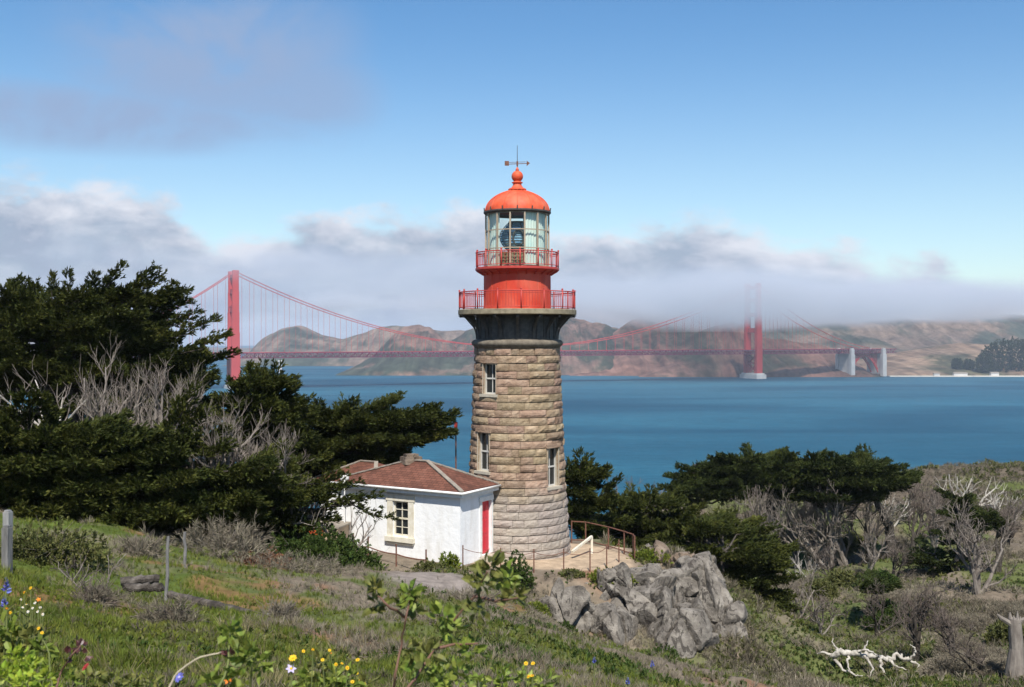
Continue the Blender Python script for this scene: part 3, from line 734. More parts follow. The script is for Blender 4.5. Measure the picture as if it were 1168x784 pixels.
for x0, x1 in ((1015, 1050), (1050, 1110), (1110, 1172)):
    a, b = P(x0, 429.5, 2718), P(x1, 429.5, 2722)
    g.box((a[0], a[1], -2), (b[0], b[1] + 14, 2.6))
build('beach', g, mat('pale_sand', col=(.62, .56, .47), scale=.05), kind='structure')
t_ = thing('lighthouse_tower', P(320, 419, 3000), 'tiny pale lattice beacon on the far shore under the left half of the bridge', 'beacon')
q = t_['_o']; g = Geo(); g.box((q[0] - 4, q[1] - 4, q[2] - 20), (q[0] + 4, q[1] + 4, q[2] + 14)); build('shaft', g, M['concrete'], t_)
g = Geo(); g.box((q[0] - 6, q[1] - 6, q[2] + 14.02), (q[0] + 6, q[1] + 6, q[2] + 19)); build('cap', g, M['concrete'], t_)

# ------------------------------------------------------------------ the lighthouse
LX, LY, LZ = .25, 52.0, 89.75
K = 24.08


def lz(py): return CZ + (HY - py) / K


def th(phi, r, z):   # phi measured from the side facing the camera, positive to the right
    return np.array([LX + r * math.sin(phi), LY - r * math.cos(phi), z])


LH = thing('lighthouse', (LX, LY, LZ), 'round brown stone lighthouse with red lantern gallery and orange dome', 'lighthouse')
rng = np.random.default_rng(5)
ZB, ZS = 89.2, lz(396.5); NC = 29; hc = (ZS - ZB) / NC


def rad(z): f = (z - ZB) / (ZS - ZB); return 1.985 + .40 * (1 - f) + .13 * (1 - f) ** 3


wins = []   # angle, half angle, first course, courses
for px, y0, y1 in ((557.5, 410, 444), (550.5, 494, 533), (632, 513, 552)):
    zc = (lz(y0) + lz(y1)) / 2; r = rad(zc); phi = math.asin(((px - CX) / F * 51 - LX) / r * .985)
    c0 = int(round((lz(y1) - ZB) / hc)); n = int(round((lz(y0) - lz(y1)) / hc)); wins.append((phi, .40 / r, c0, n))
blocks, joint, lintel = Geo(), Geo(), Geo()
for c in range(NC):
    z0, z1 = ZB + c * hc, ZB + (c + 1) * hc; r0 = rad(z0)
    cuts = []; a = rng.uniform(0, .3)
    while a < 2 * math.pi + .0: cuts.append(a); a += rng.uniform(.55, 1.7) / r0
    if cuts[0] + 2 * math.pi - cuts[-1] < .12: cuts.pop()
    ivs = [(cuts[i], cuts[i + 1] if i + 1 < len(cuts) else cuts[0] + 2 * math.pi) for i in range(len(cuts))]
    for phi, hw, c0, n in wins:
        if c0 <= c < c0 + n:
            lo, hi = phi - hw, phi + hw; new = []
            for s, e in ivs:
                for sh in (-2 * math.pi, 0, 2 * math.pi):
                    if s < hi + sh and e > lo + sh:
                        if s < lo + sh - .03: new.append((s, lo + sh))
                        if e > hi + sh + .03: new.append((hi + sh, e))
                        break
                else: new.append((s, e))
            ivs = new
    for s, e in ivs:
        gp = .006 / r0; na = max(3, int((e - s) * r0 / .14)) + 1; nz = 4
        tt = np.linspace(s + gp, e - gp, na); zz = np.linspace(z0 + .018 + rng.uniform(-.006, .012), z1 - .012, nz)
        A, Z = np.meshgrid(tt, zz); edge = np.minimum(np.minimum(np.arange(na), np.arange(na)[::-1])[None] * np.ones((nz, 1)), np.minimum(np.arange(nz), np.arange(nz)[::-1])[:, None] * np.ones((1, na)))
        out = rng.uniform(-.012, .05) + (edge > 0) * (rng.uniform(.012, .05) + rng.uniform(-.016, .016, A.shape)) + rng.uniform(-.006, .006, A.shape)
        R = np.vectorize(rad)(Z) + out
        v = np.stack([LX + R * np.sin(A), LY - R * np.cos(A), Z], -1).reshape(-1, 3)
        idx = np.arange(na * nz).reshape(nz, na); f = np.stack([idx[:-1, :-1], idx[:-1, 1:], idx[1:, 1:], idx[1:, :-1]], -1).reshape(-1, 4)
        per = list(idx[0]) + list(idx[1:, -1]) + list(idx[-1, ::-1][1:]) + list(idx[::-1, 0][1:-1])
        Rb = np.vectorize(rad)(Z) - .10
        vb = np.stack([LX + Rb * np.sin(A), LY - Rb * np.cos(A), Z], -1).reshape(-1, 3)[per]; n0 = len(v)
        side = [[per[i], n0 + i, n0 + (i + 1) % len(per), per[(i + 1) % len(per)]] for i in range(len(per))]
        blocks.add(np.r_[v, vb], np.r_[f, np.array(side)])
        m = max(2, int((e - s) / .12) + 1); ta = np.linspace(s, e, m)
        jv = np.array([th(a_, rad(zq) - .05, zq) for zq in (z0, z1) for a_ in ta]); joint.add(jv, [[i, i + 1, m + i + 1, m + i] for i in range(m - 1)])
wall = build('stone_wall', blocks, M['stone'], LH)
build('mortar', joint, M['mortar'], wall)
for phi, hw, c0, n in wins:
    z0, z1 = ZB + c0 * hc, ZB + (c0 + n) * hc; r = rad((z0 + z1) / 2)
    T = Matrix.Translation((LX, LY, 0)) @ Matrix.Rotation(phi, 4, 'Z')     # local -y looks outward
    wdt = hw * r; rf = r - .27
    g = Geo()     # reveal of the opening
    for sx in (-1, 1):
        x = sx * wdt; g.add((np.c_[[x, x, x, x], [-r - .0, -rf + .45, -rf + .45, -r], [z0, z0, z1, z1], np.ones(4)] @ np.array(T).T)[:, :3], [[0, 1, 2, 3]])
    for z in (z0, z1): g.add((np.c_[[-wdt, wdt, wdt, -wdt], [-r, -r, -rf + .45, -rf + .45], [z] * 4, np.ones(4)] @ np.array(T).T)[:, :3], [[0, 1, 2, 3]])
    win = build('window', g, M['stone_trim'], LH)
    g = Geo(); t2 = .042; y0, y1 = -rf - .03, -rf + .05
    for sx in (-1, 1): g.box((sx * wdt - (t2 if sx > 0 else 0), y0, z0), (sx * wdt + (0 if sx > 0 else t2), y1, z1), T)
    for z in (z0, z1 - .06): g.box((-wdt + t2, y0, z), (wdt - t2, y1, z + .06), T)
    g.box((-wdt + t2, y0 - .01, (z0 + z1) / 2 - .035), (wdt - t2, y1, (z0 + z1) / 2 + .035), T)
    g.box((-.017, y0 + .012, z0 + .06), (.017, y1 - .01, z1 - .06), T)
    build('frame', g, M['grey_frame'], win)
    g = Geo(); g.box((-wdt + t2 + .002, -rf + .008, z0 + .062), (wdt - t2 - .002, -rf + .02, z1 - .062), T); build('pane', g, M['glass_dark'], win)
    g = Geo(); g.box((-wdt - .12, -r - .10, z0 - .13), (wdt + .12, -r + .2, z0 - .004), T); build('sill', g, M['stone_trim'], win)
    g = Geo(); g.box((-wdt - .10, -r - .018, z1 + .004), (wdt + .10, -r + .2, z1 + .19), T); build('lintel', g, M['stone'], win)

LC = (LX, LY, 0)
g = Geo(); g.lathe([(1.9, lz(397.2)), (2.02, lz(397)), (2.06, lz(395)), (2.15, lz(393.5)), (2.17, lz(390.5)), (2.10, lz(388.5)), (1.93, lz(387.2)), (1.85, lz(387))], 96, LC)
build('cornice_ring', g, mat('shaded_cornice', stops=[(.3, (.10, .085, .065)), (.7, (.22, .185, .14))], scale=4, rough=.9, bump=.4), LH, smooth=True)  # stone colour darkened to stand for the gallery's shadow on the ring
g = Geo(); g.lathe([(1.93, lz(388)), (1.93, lz(358))], 64, LC)
for i in range(32):
    a = (i + .5) * math.pi / 16; T = Matrix.Translation(LC) @ Matrix.Rotation(a, 4, 'Z'); g.box((-.03, -1.965, lz(386.5)), (.03, -1.925, lz(359)), T)
build('frieze', g, M['iron'], LH, smooth=False)
for i in range(16):
    a = i * math.pi / 8; T = Matrix.Translation(LC) @ Matrix.Rotation(a, 4, 'Z')
    g = Geo(); ts = np.linspace(0, 1, 11)
    yo = 1.95 + .84 * (1 - np.cos(ts * math.pi / 2)) ** 1.0; zo = lz(388) + (lz(361) - lz(388)) * np.sin(ts * math.pi / 2)
    for j in range(10):
        v = [(sx * .065, -y_, z_) for sx in (-1, 1) for y_, z_ in ((yo[j], zo[j]), (yo[j + 1], zo[j + 1]), (yo[j + 1] , min(zo[j + 1] + .20, lz(360))), (yo[j] , min(zo[j] + .26, lz(360))))]
        g.add((np.c_[np.array(v), np.ones(8)] @ np.array(T).T)[:, :3], [[0, 1, 2, 3], [7, 6, 5, 4], [0, 4, 5, 1], [3, 2, 6, 7]])
    g.box((-.065, -2.74, lz(362.5)), (.065, -1.94, lz(360)), T)
    g.bar((np.array(T) @ [0, -1.98, lz(376), 1])[:3], (np.array(T) @ [0, -2.52, lz(361), 1])[:3], .05)
    build('bracket', g, M['iron'], LH)
g = Geo(); g.lathe([(1.5, lz(359.8)), (2.74, lz(359.8)), (2.80, lz(359)), (2.80, lz(354.2)), (2.76, lz(353.6)), (1.4, lz(353.5))], 96, LC)
build('gallery_deck', g, M['deck_edge'], LH)


def railing(name, R, zb, zt, nposts, nbal, mat_):
    g = Geo(); k = 96; a = np.arange(k + 1) * 2 * math.pi / k
    for z, r in ((zt, .026), (zt - .09, .014), (zb + .10, .018)): g.tube([th(q, R, z) for q in a], r, 6, cap=False)
    rl = build(name, g, mat_, LH, smooth=True)
    for i in range(nposts):
        q = i * 2 * math.pi / nposts + .06; g = Geo(); g.tube([th(q, R, zb), th(q, R, zt + .05)], .034, 6); g.lathe([(0.0, zt + .13), (.035, zt + .11), (.05, zt + .08), (.03, zt + .045), (0, zt + .04)], 8, th(q, R, 0))
        build('post', g, mat_, rl, smooth=True)
    g = Geo()
    for i in range(nbal):
        q = i * 2 * math.pi / nbal; g.tube([th(q, R, zb + .1), th(q, R, zt)], .0115, 4, cap=False)
    build('bars', g, mat_, rl)
    return rl


railing('gallery_railing', 2.74, lz(353.5), lz(334), 16, 128, M['rail_red'])
g = Geo(); g.lathe([(1.615, lz(354)), (1.615, lz(351)), (1.59, lz(350.6)), (1.585, lz(314)), (1.62, lz(313.4)), (1.62, lz(312))], 96, LC)
for i in range(12):
    q = i * math.pi / 6 + .2; T = Matrix.Translation(LC) @ Matrix.Rotation(q, 4, 'Z'); g.box((-.03, -1.603, lz(350.5)), (.03, -1.57, lz(314)), T)
    for j in range(9):
        p = (np.array(T) @ [.012, -1.604, lz(349) + j * .17, 1])[:3]; g.lathe([(0, .012), (.014, .004), (.016, -.004), (0, -.01)], 5, p)
drum = build('watch_room', g, M['red'], LH)
g = Geo(); T = Matrix.Translation(LC) @ Matrix.Rotation(.12, 4, 'Z')
g.box((-.32, -1.62, lz(353.4)), (.32, -1.54, lz(332)), T); build('hatch_door', g, M['red'], drum)
g = Geo(); g.lathe([(1.5, lz(312.4)), (1.66, lz(312.2)), (1.86, lz(310)), (1.97, lz(309.2)), (1.99, lz(308.6)), (1.99, lz(306.6)), (1.96, lz(306.2)), (1.3, lz(306.1))], 96, LC)
for i in range(24):
    q = i * math.pi / 12; g.bar(th(q, 1.6, lz(314.5)), th(q, 1.93, lz(309.6)), .05)
build('lantern_gallery_deck', g, M['rail_red'], LH)
railing('lantern_railing', 1.955, lz(306.3), lz(289), 14, 84, M['rail_red'])
# lantern room: twelve facets
NF = 14; Zl0, Zl1 = lz(306), lz(244); RLn = 1.49; off = math.pi / NF




g = Geo()
zs = [Zl0 + .06, lz(285), lz(264.5), Zl1 - .05]
for i in range(NF):
    a0, a1 = i * 2 * math.pi / NF + off, (i + 1) * 2 * math.pi / NF + off
    g.bar(th(a0, RLn, Zl0), th(a0, RLn, Zl1), .07, .075, up=(math.sin(a0), -math.cos(a0), 0))
    for z in zs: g.bar(th(a0, RLn, z), th(a1, RLn, z), .045, .045)
lant = build('lantern_frame', g, mat('pale_bronze_frame', col=(.36, .29, .21), scale=6, rough=.6), LH)
for i in range(NF):
    a0, a1 = i * 2 * math.pi / NF + off, (i + 1) * 2 * math.pi / NF + off
    g = Geo(); r = RLn - .012; g.add([th(a0, r, Zl0), th(a1, r, Zl0), th(a1, r, Zl1), th(a0, r, Zl1)], [[0, 1, 2, 3]]); build('pane', g, M['lantern_glass'], lant)
for a0, a1 in ((-1.75, -.70), (.24, 1.75)):
    g = Geo(); t = np.linspace(a0, a1, 60); r = 1.30 + .02 * np.sin(t * 55)
    v = [th(q, rr, z) for z in (Zl0 + .05, Zl1 - .03) for q, rr in zip(t, r)]; n = len(t); g.add(v, [[j, j + 1, n + j + 1, n + j] for j in range(n - 1)])
    build('blind', g, M['curtain'], LH, smooth=True)
g = Geo(); g.lathe([(.0, lz(289)), (.95, lz(289.2)), (.95, lz(290.6)), (.9, lz(291)), (.9, lz(306)), ], 24, LC)
for i in range(24):
    q = i * math.pi / 12; T = Matrix.Translation(LC) @ Matrix.Rotation(q, 4, 'Z'); g.box((-.05, -.94, lz(305.8)), (.05, -.9, lz(291)), T)
for z in (298, 294.5, 302): g.lathe([(.93, lz(z)), (.97, lz(z)), (.97, lz(z - .8)), (.93, lz(z - .8))], 24, LC, close=True)
build('lamp_pedestal', g, M['timber'], LH)
g = Geo(); pr = []
for j in range(25):
    f = j / 24; zq = lz(288.5) + (lz(254) - lz(288.5)) * f; rr = .78 * math.sin(math.pi * (.14 + .72 * f)) + (.035 if j % 2 else 0); pr.append((rr, zq))
g.lathe([(0, pr[0][1])] + pr + [(0, pr[-1][1])], 32, LC); lens = build('lens', g, M['lens'], LH)
g = Geo()
for z in (288.3, 253.8): g.lathe([(.30, lz(z) - .03), (.42, lz(z) - .03), (.42, lz(z) + .03), (.30, lz(z) + .03)], 24, LC, close=True)
for i in range(8):
    q = i * math.pi / 4 + .3; g.tube([th(q, .82 * math.sin(math.pi * (.14 + .72 * f)) + .04, lz(288.5) + (lz(254) - lz(288.5)) * f) for f in np.linspace(0, 1, 9)], .02, 5)
tt = np.linspace(0, 2 * math.pi, 25); g.tube([th(.06, .88, 0) + np.array([.26 * math.cos(q), 0, lz(273) + .36 * math.sin(q)]) for q in tt], .045, 6, cap=False)
build('lens_cage', g, M['iron'], lens, smooth=True)
g = Geo(); g.lathe([(1.2, lz(245.5)), (1.53, lz(245.2)), (1.60, lz(243.6)), (1.60, lz(242.2)), (1.5, lz(241.5))], 72, LC)
for i in range(NF):
    q = i * 2 * math.pi / NF; g.tube([th(q, 1.585, lz(242.5)), th(q, 1.60, lz(238.5))], .03, 5)
build('dome_eave', g, M['iron'], LH)
dm = [(1.53 * math.cos(t) ** 1.22, lz(242) + (lz(216.5) - lz(242)) * math.sin(t)) for t in np.linspace(0, math.pi / 2 * .86, 16)]
g = Geo(); g.lathe(dm, 72, LC); dome = build('dome', g, M['dome_red'], LH, smooth=True)
g = Geo()
for i in range(NF): g.tube([th(i * 2 * math.pi / NF, r + .012, z) for r, z in dm], .022, 5)
build('dome_seam', g, M['dome_red'], dome, smooth=True)
g = Geo(); g.lathe([(.42, lz(217.2)), (.43, lz(216)), (.36, lz(215)), (.30, lz(214.6)), (.22, lz(212)), (.19, lz(210)), (.25, lz(209)), (.27, lz(208.4)), (.2, lz(207.5)), (.16, lz(206.8))] + [(.275 * math.cos(t), lz(201.4) + .275 * math.sin(t)) for t in np.linspace(-.95, 1.35, 14)] + [(.09, lz(194.6)), (.07, lz(193)), (.03, lz(191)), (0, lz(190.8))], 32, LC)
build('ventilator_ball', g, M['dome_red'], dome, smooth=True)
g = Geo(); g.tube([(LX, LY, lz(193)), (LX, LY, lz(166))], [.022, .012], 6); vz = lz(187)
vane = build('lightning_rod', g, M['iron'], dome)
g = Geo(); d = Vector((math.cos(.15), math.sin(.15), 0)); c0 = np.array([LX, LY, vz]); dd = np.array(d)
g.bar(c0 - dd * .50 - [0, 0, .03], c0 + dd * .50 + [0, 0, .03], .03)
g.bar(c0 - dd * .50 + [0, 0, .05], c0 + dd * .40 + [0, 0, .10], .02)
g.box((-.10, -.012, -.10), (.10, .012, .12), Matrix.Translation(c0 - dd * .50) @ Matrix.Rotation(.15, 4, 'Z'))
p = c0 + dd * .45; g.add([p + [0, 0, .16], p + [0, 0, -.10], p + dd * .16 + [0, 0, .05], p + [0, .02, .16], p + [0, .02, -.10], p + dd * .16 + [0, .02, .05]], [[0, 1, 2], [3, 5, 4]])
g.tube([c0 - [0, 0, .1], c0 + [0, 0, .12]], .045, 6)
build('weather_vane', g, M['rust'], dome)

# ------------------------------------------------------------------ the keeper's cottage
HA = np.array([-2.24, 47.5]); ux = np.array([-.860, .510]); uy = np.array([.510, .860])    # front wall runs along ux, side wall along uy
HL, HDp, HZ0, HZ1 = 6.85, 2.72, 89.95, 93.25
HM = Matrix.Identity(4); HM[0][0], HM[1][0] = ux; HM[0][1], HM[1][1] = uy; HM[0][3], HM[1][3] = HA     # mirrored frame, so faces are turned below
HMn = np.array(HM)


def hp(s, t, z): q = HA + ux * s + uy * t; return np.array([q[0], q[1], z])


CT = thing('cottage', hp(HL / 2, HDp / 2, HZ0 - .2), 'small white cottage with brown shingled hip roof and red door beside lighthouse', 'cottage')


def holed(g, P0, ax, n_in, Lw, z0, z1, holes, depth=.22):
    """a wall of thickness depth with rectangular openings"""
    ax = np.array([*ax, 0.]); n_in = np.array([*n_in, 0.]); P0 = np.array([*P0, 0.])
    xs = sorted({0, Lw, *[h[0] for h in holes], *[h[1] for h in holes]}); zz = sorted({z0, z1, *[h[2] for h in holes], *[h[3] for h in holes]})
    for i in range(len(xs) - 1):
        for j in range(len(zz) - 1):
            cx_, cz_ = (xs[i] + xs[i + 1]) / 2, (zz[j] + zz[j + 1]) / 2
            if any(h[0] < cx_ < h[1] and h[2] < cz_ < h[3] for h in holes): continue
            q = lambda x, z, d=0: P0 + ax * x + n_in * d + np.array([0, 0, z])
            g.add([q(xs[i], zz[j]), q(xs[i + 1], zz[j]), q(xs[i + 1], zz[j + 1]), q(xs[i], zz[j + 1])], [[0, 1, 2, 3]])
    for a, b, c, d in holes:
        q = lambda x, z, e: P0 + ax * x + n_in * e + np.array([0, 0, z])
        g.add([q(a, c, 0), q(b, c, 0), q(b, d, 0), q(a, d, 0), q(a, c, depth), q(b, c, depth), q(b, d, depth), q(a, d, depth)], [[0, 1, 5, 4], [1, 2, 6, 5], [2, 3, 7, 6], [3, 0, 4, 7]])


WX0, WX1, WZ0, WZ1 = 2.76, 3.62, 91.06, 92.63
DX0, DX1, DZ1 = 1.72, 2.50, 92.62
g = Geo()
holed(g, HA, ux, uy, HL, HZ0 - 1.0, HZ1, [(WX0, WX1, WZ0, WZ1)])
holed(g, HA, uy, ux, HDp, HZ0 - 1.0, HZ1, [(DX0, DX1, HZ0 + .28, DZ1)])
g.add([hp(HL, 0, HZ0 - 1), hp(HL, HDp, HZ0 - 1), hp(HL, HDp, HZ1), hp(HL, 0, HZ1)], [[0, 1, 2, 3]]); g.add([hp(0, HDp, HZ0 - 1), hp(HL, HDp, HZ0 - 1), hp(HL, HDp, HZ1), hp(0, HDp, HZ1)], [[0, 1, 2, 3]])
wall = build('wall', g, M['white'], CT)
# window
g = Geo(); dpt = .14
def hb(gg, s0, t0, z0, s1, t1, z1): gg.box((s0, t0, z0), (s1, t1, z1), HMn)
hb(g, WX0 - .30, -.045, WZ0 - .02, WX0 - .004, .1, WZ1 + .004); hb(g, WX1 + .004, -.045, WZ0 - .02, WX1 + .30, .1, WZ1 + .004); hb(g, WX0 - .36, -.06, WZ1 + .008, WX1 + .36, .1, WZ1 + .30)
win = build('window', g, M['cream_trim'], CT)
g = Geo(); hb(g, WX0 + .002, dpt - .05, WZ0 + .002, WX0 + .075, dpt + .04, WZ1 - .002); hb(g, WX1 - .075, dpt - .05, WZ0 + .002, WX1 - .002, dpt + .04, WZ1 - .002)
for z in (WZ0 + .002, WZ1 - .078): hb(g, WX0 + .077, dpt - .05, z, WX1 - .077, dpt + .04, z + .076)
zm = (WZ0 + WZ1) / 2; hb(g, WX0 + .077, dpt - .06, zm - .035, WX1 - .077, dpt + .04, zm + .035); sm = (WX0 + WX1) / 2
for za, zb_ in ((WZ0 + .08, zm - .037), (zm + .037, WZ1 - .08)): hb(g, sm - .018, dpt - .03, za, sm + .018, dpt + .03, zb_)
for z in (WZ0 * .75 + WZ1 * .25, WZ0 * .25 + WZ1 * .75): hb(g, WX0 + .079, dpt - .026, z - .014, sm - .02, dpt + .026, z + .014); hb(g, sm + .02, dpt - .026, z - .014, WX1 - .079, dpt + .026, z + .014)
build('frame', g, M['cream_trim'], win)
g = Geo(); hb(g, WX0 + .079, dpt + .005, WZ0 + .08, WX1 - .079, dpt + .015, WZ1 - .08); build('pane', g, M['glass_dark'], win)
g = Geo(); hb(g, WX0 - .36, -.16, WZ0 - .24, WX1 + .36, .1, WZ0 - .025); hb(g, WX0 - .30, -.10, WZ0 - .34, WX1 + .30, .1, WZ0 - .245); build('sill', g, M['cream_trim'], win)
# door
g = Geo(); hb(g, .10, DX0 + .005, HZ0 + .285, .15, DX1 - .005, DZ1 - .005)
for z0, z1 in ((HZ0 + .45, HZ0 + 1.05), (HZ0 + 1.2, HZ0 + 1.8), (HZ0 + 1.92, DZ1 - .15)): hb(g, .085, DX0 + .12, z0, .1, (DX0 + DX1) / 2 - .05, z1); hb(g, .085, (DX0 + DX1) / 2 + .05, z0, .1, DX1 - .12, z1)
door = build('door', g, M['door_red'], CT)
g = Geo(); p = hp(.07, DX0 + .10, HZ0 + 1.3); g.tube([p, p + np.array([-ux[0] * .06, -ux[1] * .06, 0])], .03, 8); build('handle', g, M['brass'], door)
g = Geo(); hb(g, -.05, DX0 - .17, HZ0 + .25, .1, DX0 - .004, DZ1 + .004); hb(g, -.05, DX1 + .004, HZ0 + .25, .1, DX1 + .14, DZ1 + .004); hb(g, -.07, DX0 - .22, DZ1 + .008, .1, DX1 + .16, DZ1 + .22)
build('door_surround', g, M['white_trim'], CT)
g = Geo(); hb(g, -.55, DX0 - .15, HZ0 - .5, -.004, DX1 + .10, HZ0 + .24); hb(g, -.9, DX0 - .15, HZ0 - .5, -.554, DX1 + .10, HZ0 + .08); build('doorstep', g, M['stone_trim'], CT)
# roof
OV = .27; ZE = HZ1 - .02; ZR = 94.30
def roofmesh(s0, s1, t0, t1, ze, zr, r0, r1, tm, M4=None):
    """hip roof: eaves rectangle, ridge from r0 to r1 at t = tm"""
    E = [(s0, t0), (s1, t0), (s1, t1), (s0, t1)]
    v = [hp(s, t, ze) for s, t in E] + [hp(r0, tm, zr), hp(r1, tm, zr)]
    up = [q + np.array([0, 0, .09]) for q in v[:4]] + v[4:]
    g = Geo()
    faces = [[0, 1, 5, 4], [2, 3, 4, 5]]; tri = [[1, 2, 5], [3, 0, 4]]
    g.add(up, faces); g.add(up, tri); g.add(v[:4] + up[:4], [[0, 1, 5, 4], [1, 2, 6, 5], [2, 3, 7, 6], [3, 0, 4, 7]]); g.add(v[:4], [[3, 2, 1, 0]])
    return g, up
def uv_roof(o):
    me = o.data; uv = me.uv_layers.new(name='UVMap')
    for p in me.polygons:
        n = p.normal; a = Vector((-n.y, n.x, 0)); a = a.normalized() if a.length > .01 else Vector((1, 0, 0)); b = n.cross(a)
        for li in p.loop_indices:
            c = me.vertices[me.loops[li].vertex_index].co; uv.data[li].uv = (c.dot(a), c.dot(b))
g, up = roofmesh(-OV, HL + OV, -OV, HDp + OV * .3, ZE, ZR, 2.75, 3.75, 1.45)
roof = build('roof', g, M['shingle'], CT); uv_roof(roof)
g = Geo()
for a, b in ((0, 4), (1, 5), (2, 5), (3, 4), (4, 5)):
    A, B = up[a], up[b]; n = 14
    for i in range(n):
        p, q = A + (B - A) * (i / n), A + (B - A) * ((i + 1.15) / n); g.bar(p + [0, 0, .015 + .012 * (i % 2)], q + [0, 0, .03], .20, .045)
build('ridge_cap', g, M['shingle_grey'], roof)
g = Geo(); c_ = hp(3.7, 1.5, ZR - .18); g.box((-.42, -.32, 0), (.42, .32, .34), Matrix.Translation(c_) @ Matrix.Rotation(.5, 4, 'Z')); g.box((-.30, -.22, .342), (.28, .2, .46), Matrix.Translation(c_) @ Matrix.Rotation(.5, 4, 'Z'))
build('chimney', g, M['rock_tan'], roof)
g = Geo(); hb(g, -OV + .03, -OV + .03, ZE - .19, HL + OV - .03, -OV + .07, ZE - .004); hb(g, -OV + .03, -OV + .072, ZE - .19, -OV + .07, HDp + .1, ZE - .004); hb(g, -OV + .08, -OV + .08, ZE - .03, HL + OV - .04, HDp + .1, ZE - .006)
hb(g, HL + OV - .07, -OV + .072, ZE - .19, HL + OV - .03, HDp + .1, ZE - .004)
build('fascia', g, M['white_trim'], CT)
g = Geo(); a, b = hp(-OV - .06, -OV - .05, ZE + .02), hp(HL + OV + .06, -OV - .05, ZE + .02); g.tube([a, b], .055, 8); a2 = hp(-OV - .05, -OV - .05, ZE + .02); g.tube([a2, hp(-OV - .05, HDp + .1, ZE + .02)], .055, 8)
p = hp(HL - .05, -.09, 0); g.tube([hp(HL + .1, -OV - .05, ZE - .02), hp(HL - .05, -.1, ZE - .4), hp(HL - .05, -.1, HZ0 + .2)], .04, 8)
build('gutter', g, M['white_trim'], CT, smooth=True)
# lower wing behind, further left
g = Geo()
for (s0, t0, s1, t1) in ((7.0, HDp + .25, 10.4, 6.4),): hb(g, s0, t0, HZ0 - 1, s1, t1, 92.72)
build('wing_wall', g, M['white'], CT)
g, up = roofmesh(6.7, 10.7, HDp - .05, 6.7, 92.74, 93.62, 8.2, 9.2, 4.7)
rw = build('wing_roof', g, M['shingle'], CT); uv_roof(rw)
g = Geo()
for a, b in ((0, 4), (1, 5), (4, 5)):
    A, B = up[a], up[b]
    for i in range(12): p, q = A + (B - A) * (i / 12), A + (B - A) * ((i + 1.15) / 12); g.bar(p + [0, 0, .015 + .012 * (i % 2)], q + [0, 0, .03], .2, .045)
build('ridge_cap', g, M['shingle_grey'], rw)

# orange-sided store hut left of the cottage
hq = P(362, 622, 49.5); hq[2] = ground(hq[0], hq[1]); HT = thing('store_hut', hq, 'low hut with orange panel half hidden by cypress left of cottage', 'hut')
g = Geo(); T = Matrix.Translation(hq) @ Matrix.Rotation(-.25, 4, 'Z'); g.box((-1.0, 0, -.4), (.95, 1.6, 1.05), T); build('wall', g, M['tan_panel'], HT)
g = Geo(); g.box((-.95, -.05, .42), (.28, -.004, 1.0), T); build('orange_shutter', g, M['orange_panel'], HT)
g = Geo(); g.box((-1.15, -.15, 1.054), (1.1, 1.75, 1.12), T); build('roof', g, M['shingle_grey'], HT)
g = Geo()
for x in (.50, .98): g.box((x, -.12, -.4), (x + .06, -.055, 1.0), T)
for z in (.15, .5): g.box((-1.1, -.06, z), (-.96 + 1.9, -.03 - .02, z + .05), T)
build('rail', g, M['tan_panel'], HT)

# lamp post at the cottage's left end, thin red mast behind the roof
q = P(393, 612, 50.4); q[2] = ground(q[0], q[1]); t_ = thing('lamp_post', q, 'thin post with twin white lamp heads at left end of cottage', 'lamp post')
zt = CZ + (HY - 545) / F * 50.4
g = Geo(); g.tube([q - [0, 0, .3], (q[0], q[1], zt - .1)], .03, 8); build('post', g, M['white_trim'], t_)
for sx in (-.11, .11):
    g = Geo(); g.lathe([(0, .18), (.07, .17), (.10, .08), (.10, -.06), (.06, -.13), (0, -.13)], 14, (q[0] + sx, q[1], zt)); g.bar((q[0], q[1], zt - .12), (q[0] + sx, q[1], zt - .12), .03); build('lamp_head', g, M['white_trim'], t_, smooth=True)
q = P(520, 530, 60); q[2] = 86; zt = CZ + (HY - 484) / F * 60
t_ = thing('mast', q, 'thin red-brown mast standing behind the cottage roof', 'mast')
g = Geo(); g.tube([q, (q[0], q[1], zt)], [.06, .04], 8); build('pole', g, M['rust'], t_)
g = Geo(); g.box((q[0] - .09, q[1] - .05, zt - .45), (q[0] + .09, q[1] + .05, zt + .12)); build('instrument_box', g, M['rail_red'], t_)

# ------------------------------------------------------------------ fences round the platform
def post_fence(name, label, pts, hgt, rails, mt, sag=.0, rail_r=.02, post_r=.03, cat='fence', zfix=None, part='rail'):
    base = [np.array([x, y, zfix if zfix is not None else ground(x, y)]) for x, y in pts]
    t = thing(name, base[0], label, cat)
    for b in base:
        g = Geo(); g.tube([b - [0, 0, .35], b + [0, 0, hgt]], post_r, 7); build('post', g, mt, t)
    for zr in rails:
        for a, b in zip(base[:-1], base[1:]):
            n = 9; f = np.linspace(0, 1, n)[:, None]; p = a + (b - a) * f; p[:, 2] += zr - sag * 4 * (f[:, 0] * (1 - f[:, 0]))
            g = Geo(); g.tube(p, rail_r, 5); build(part, g, mt, t)
    return t


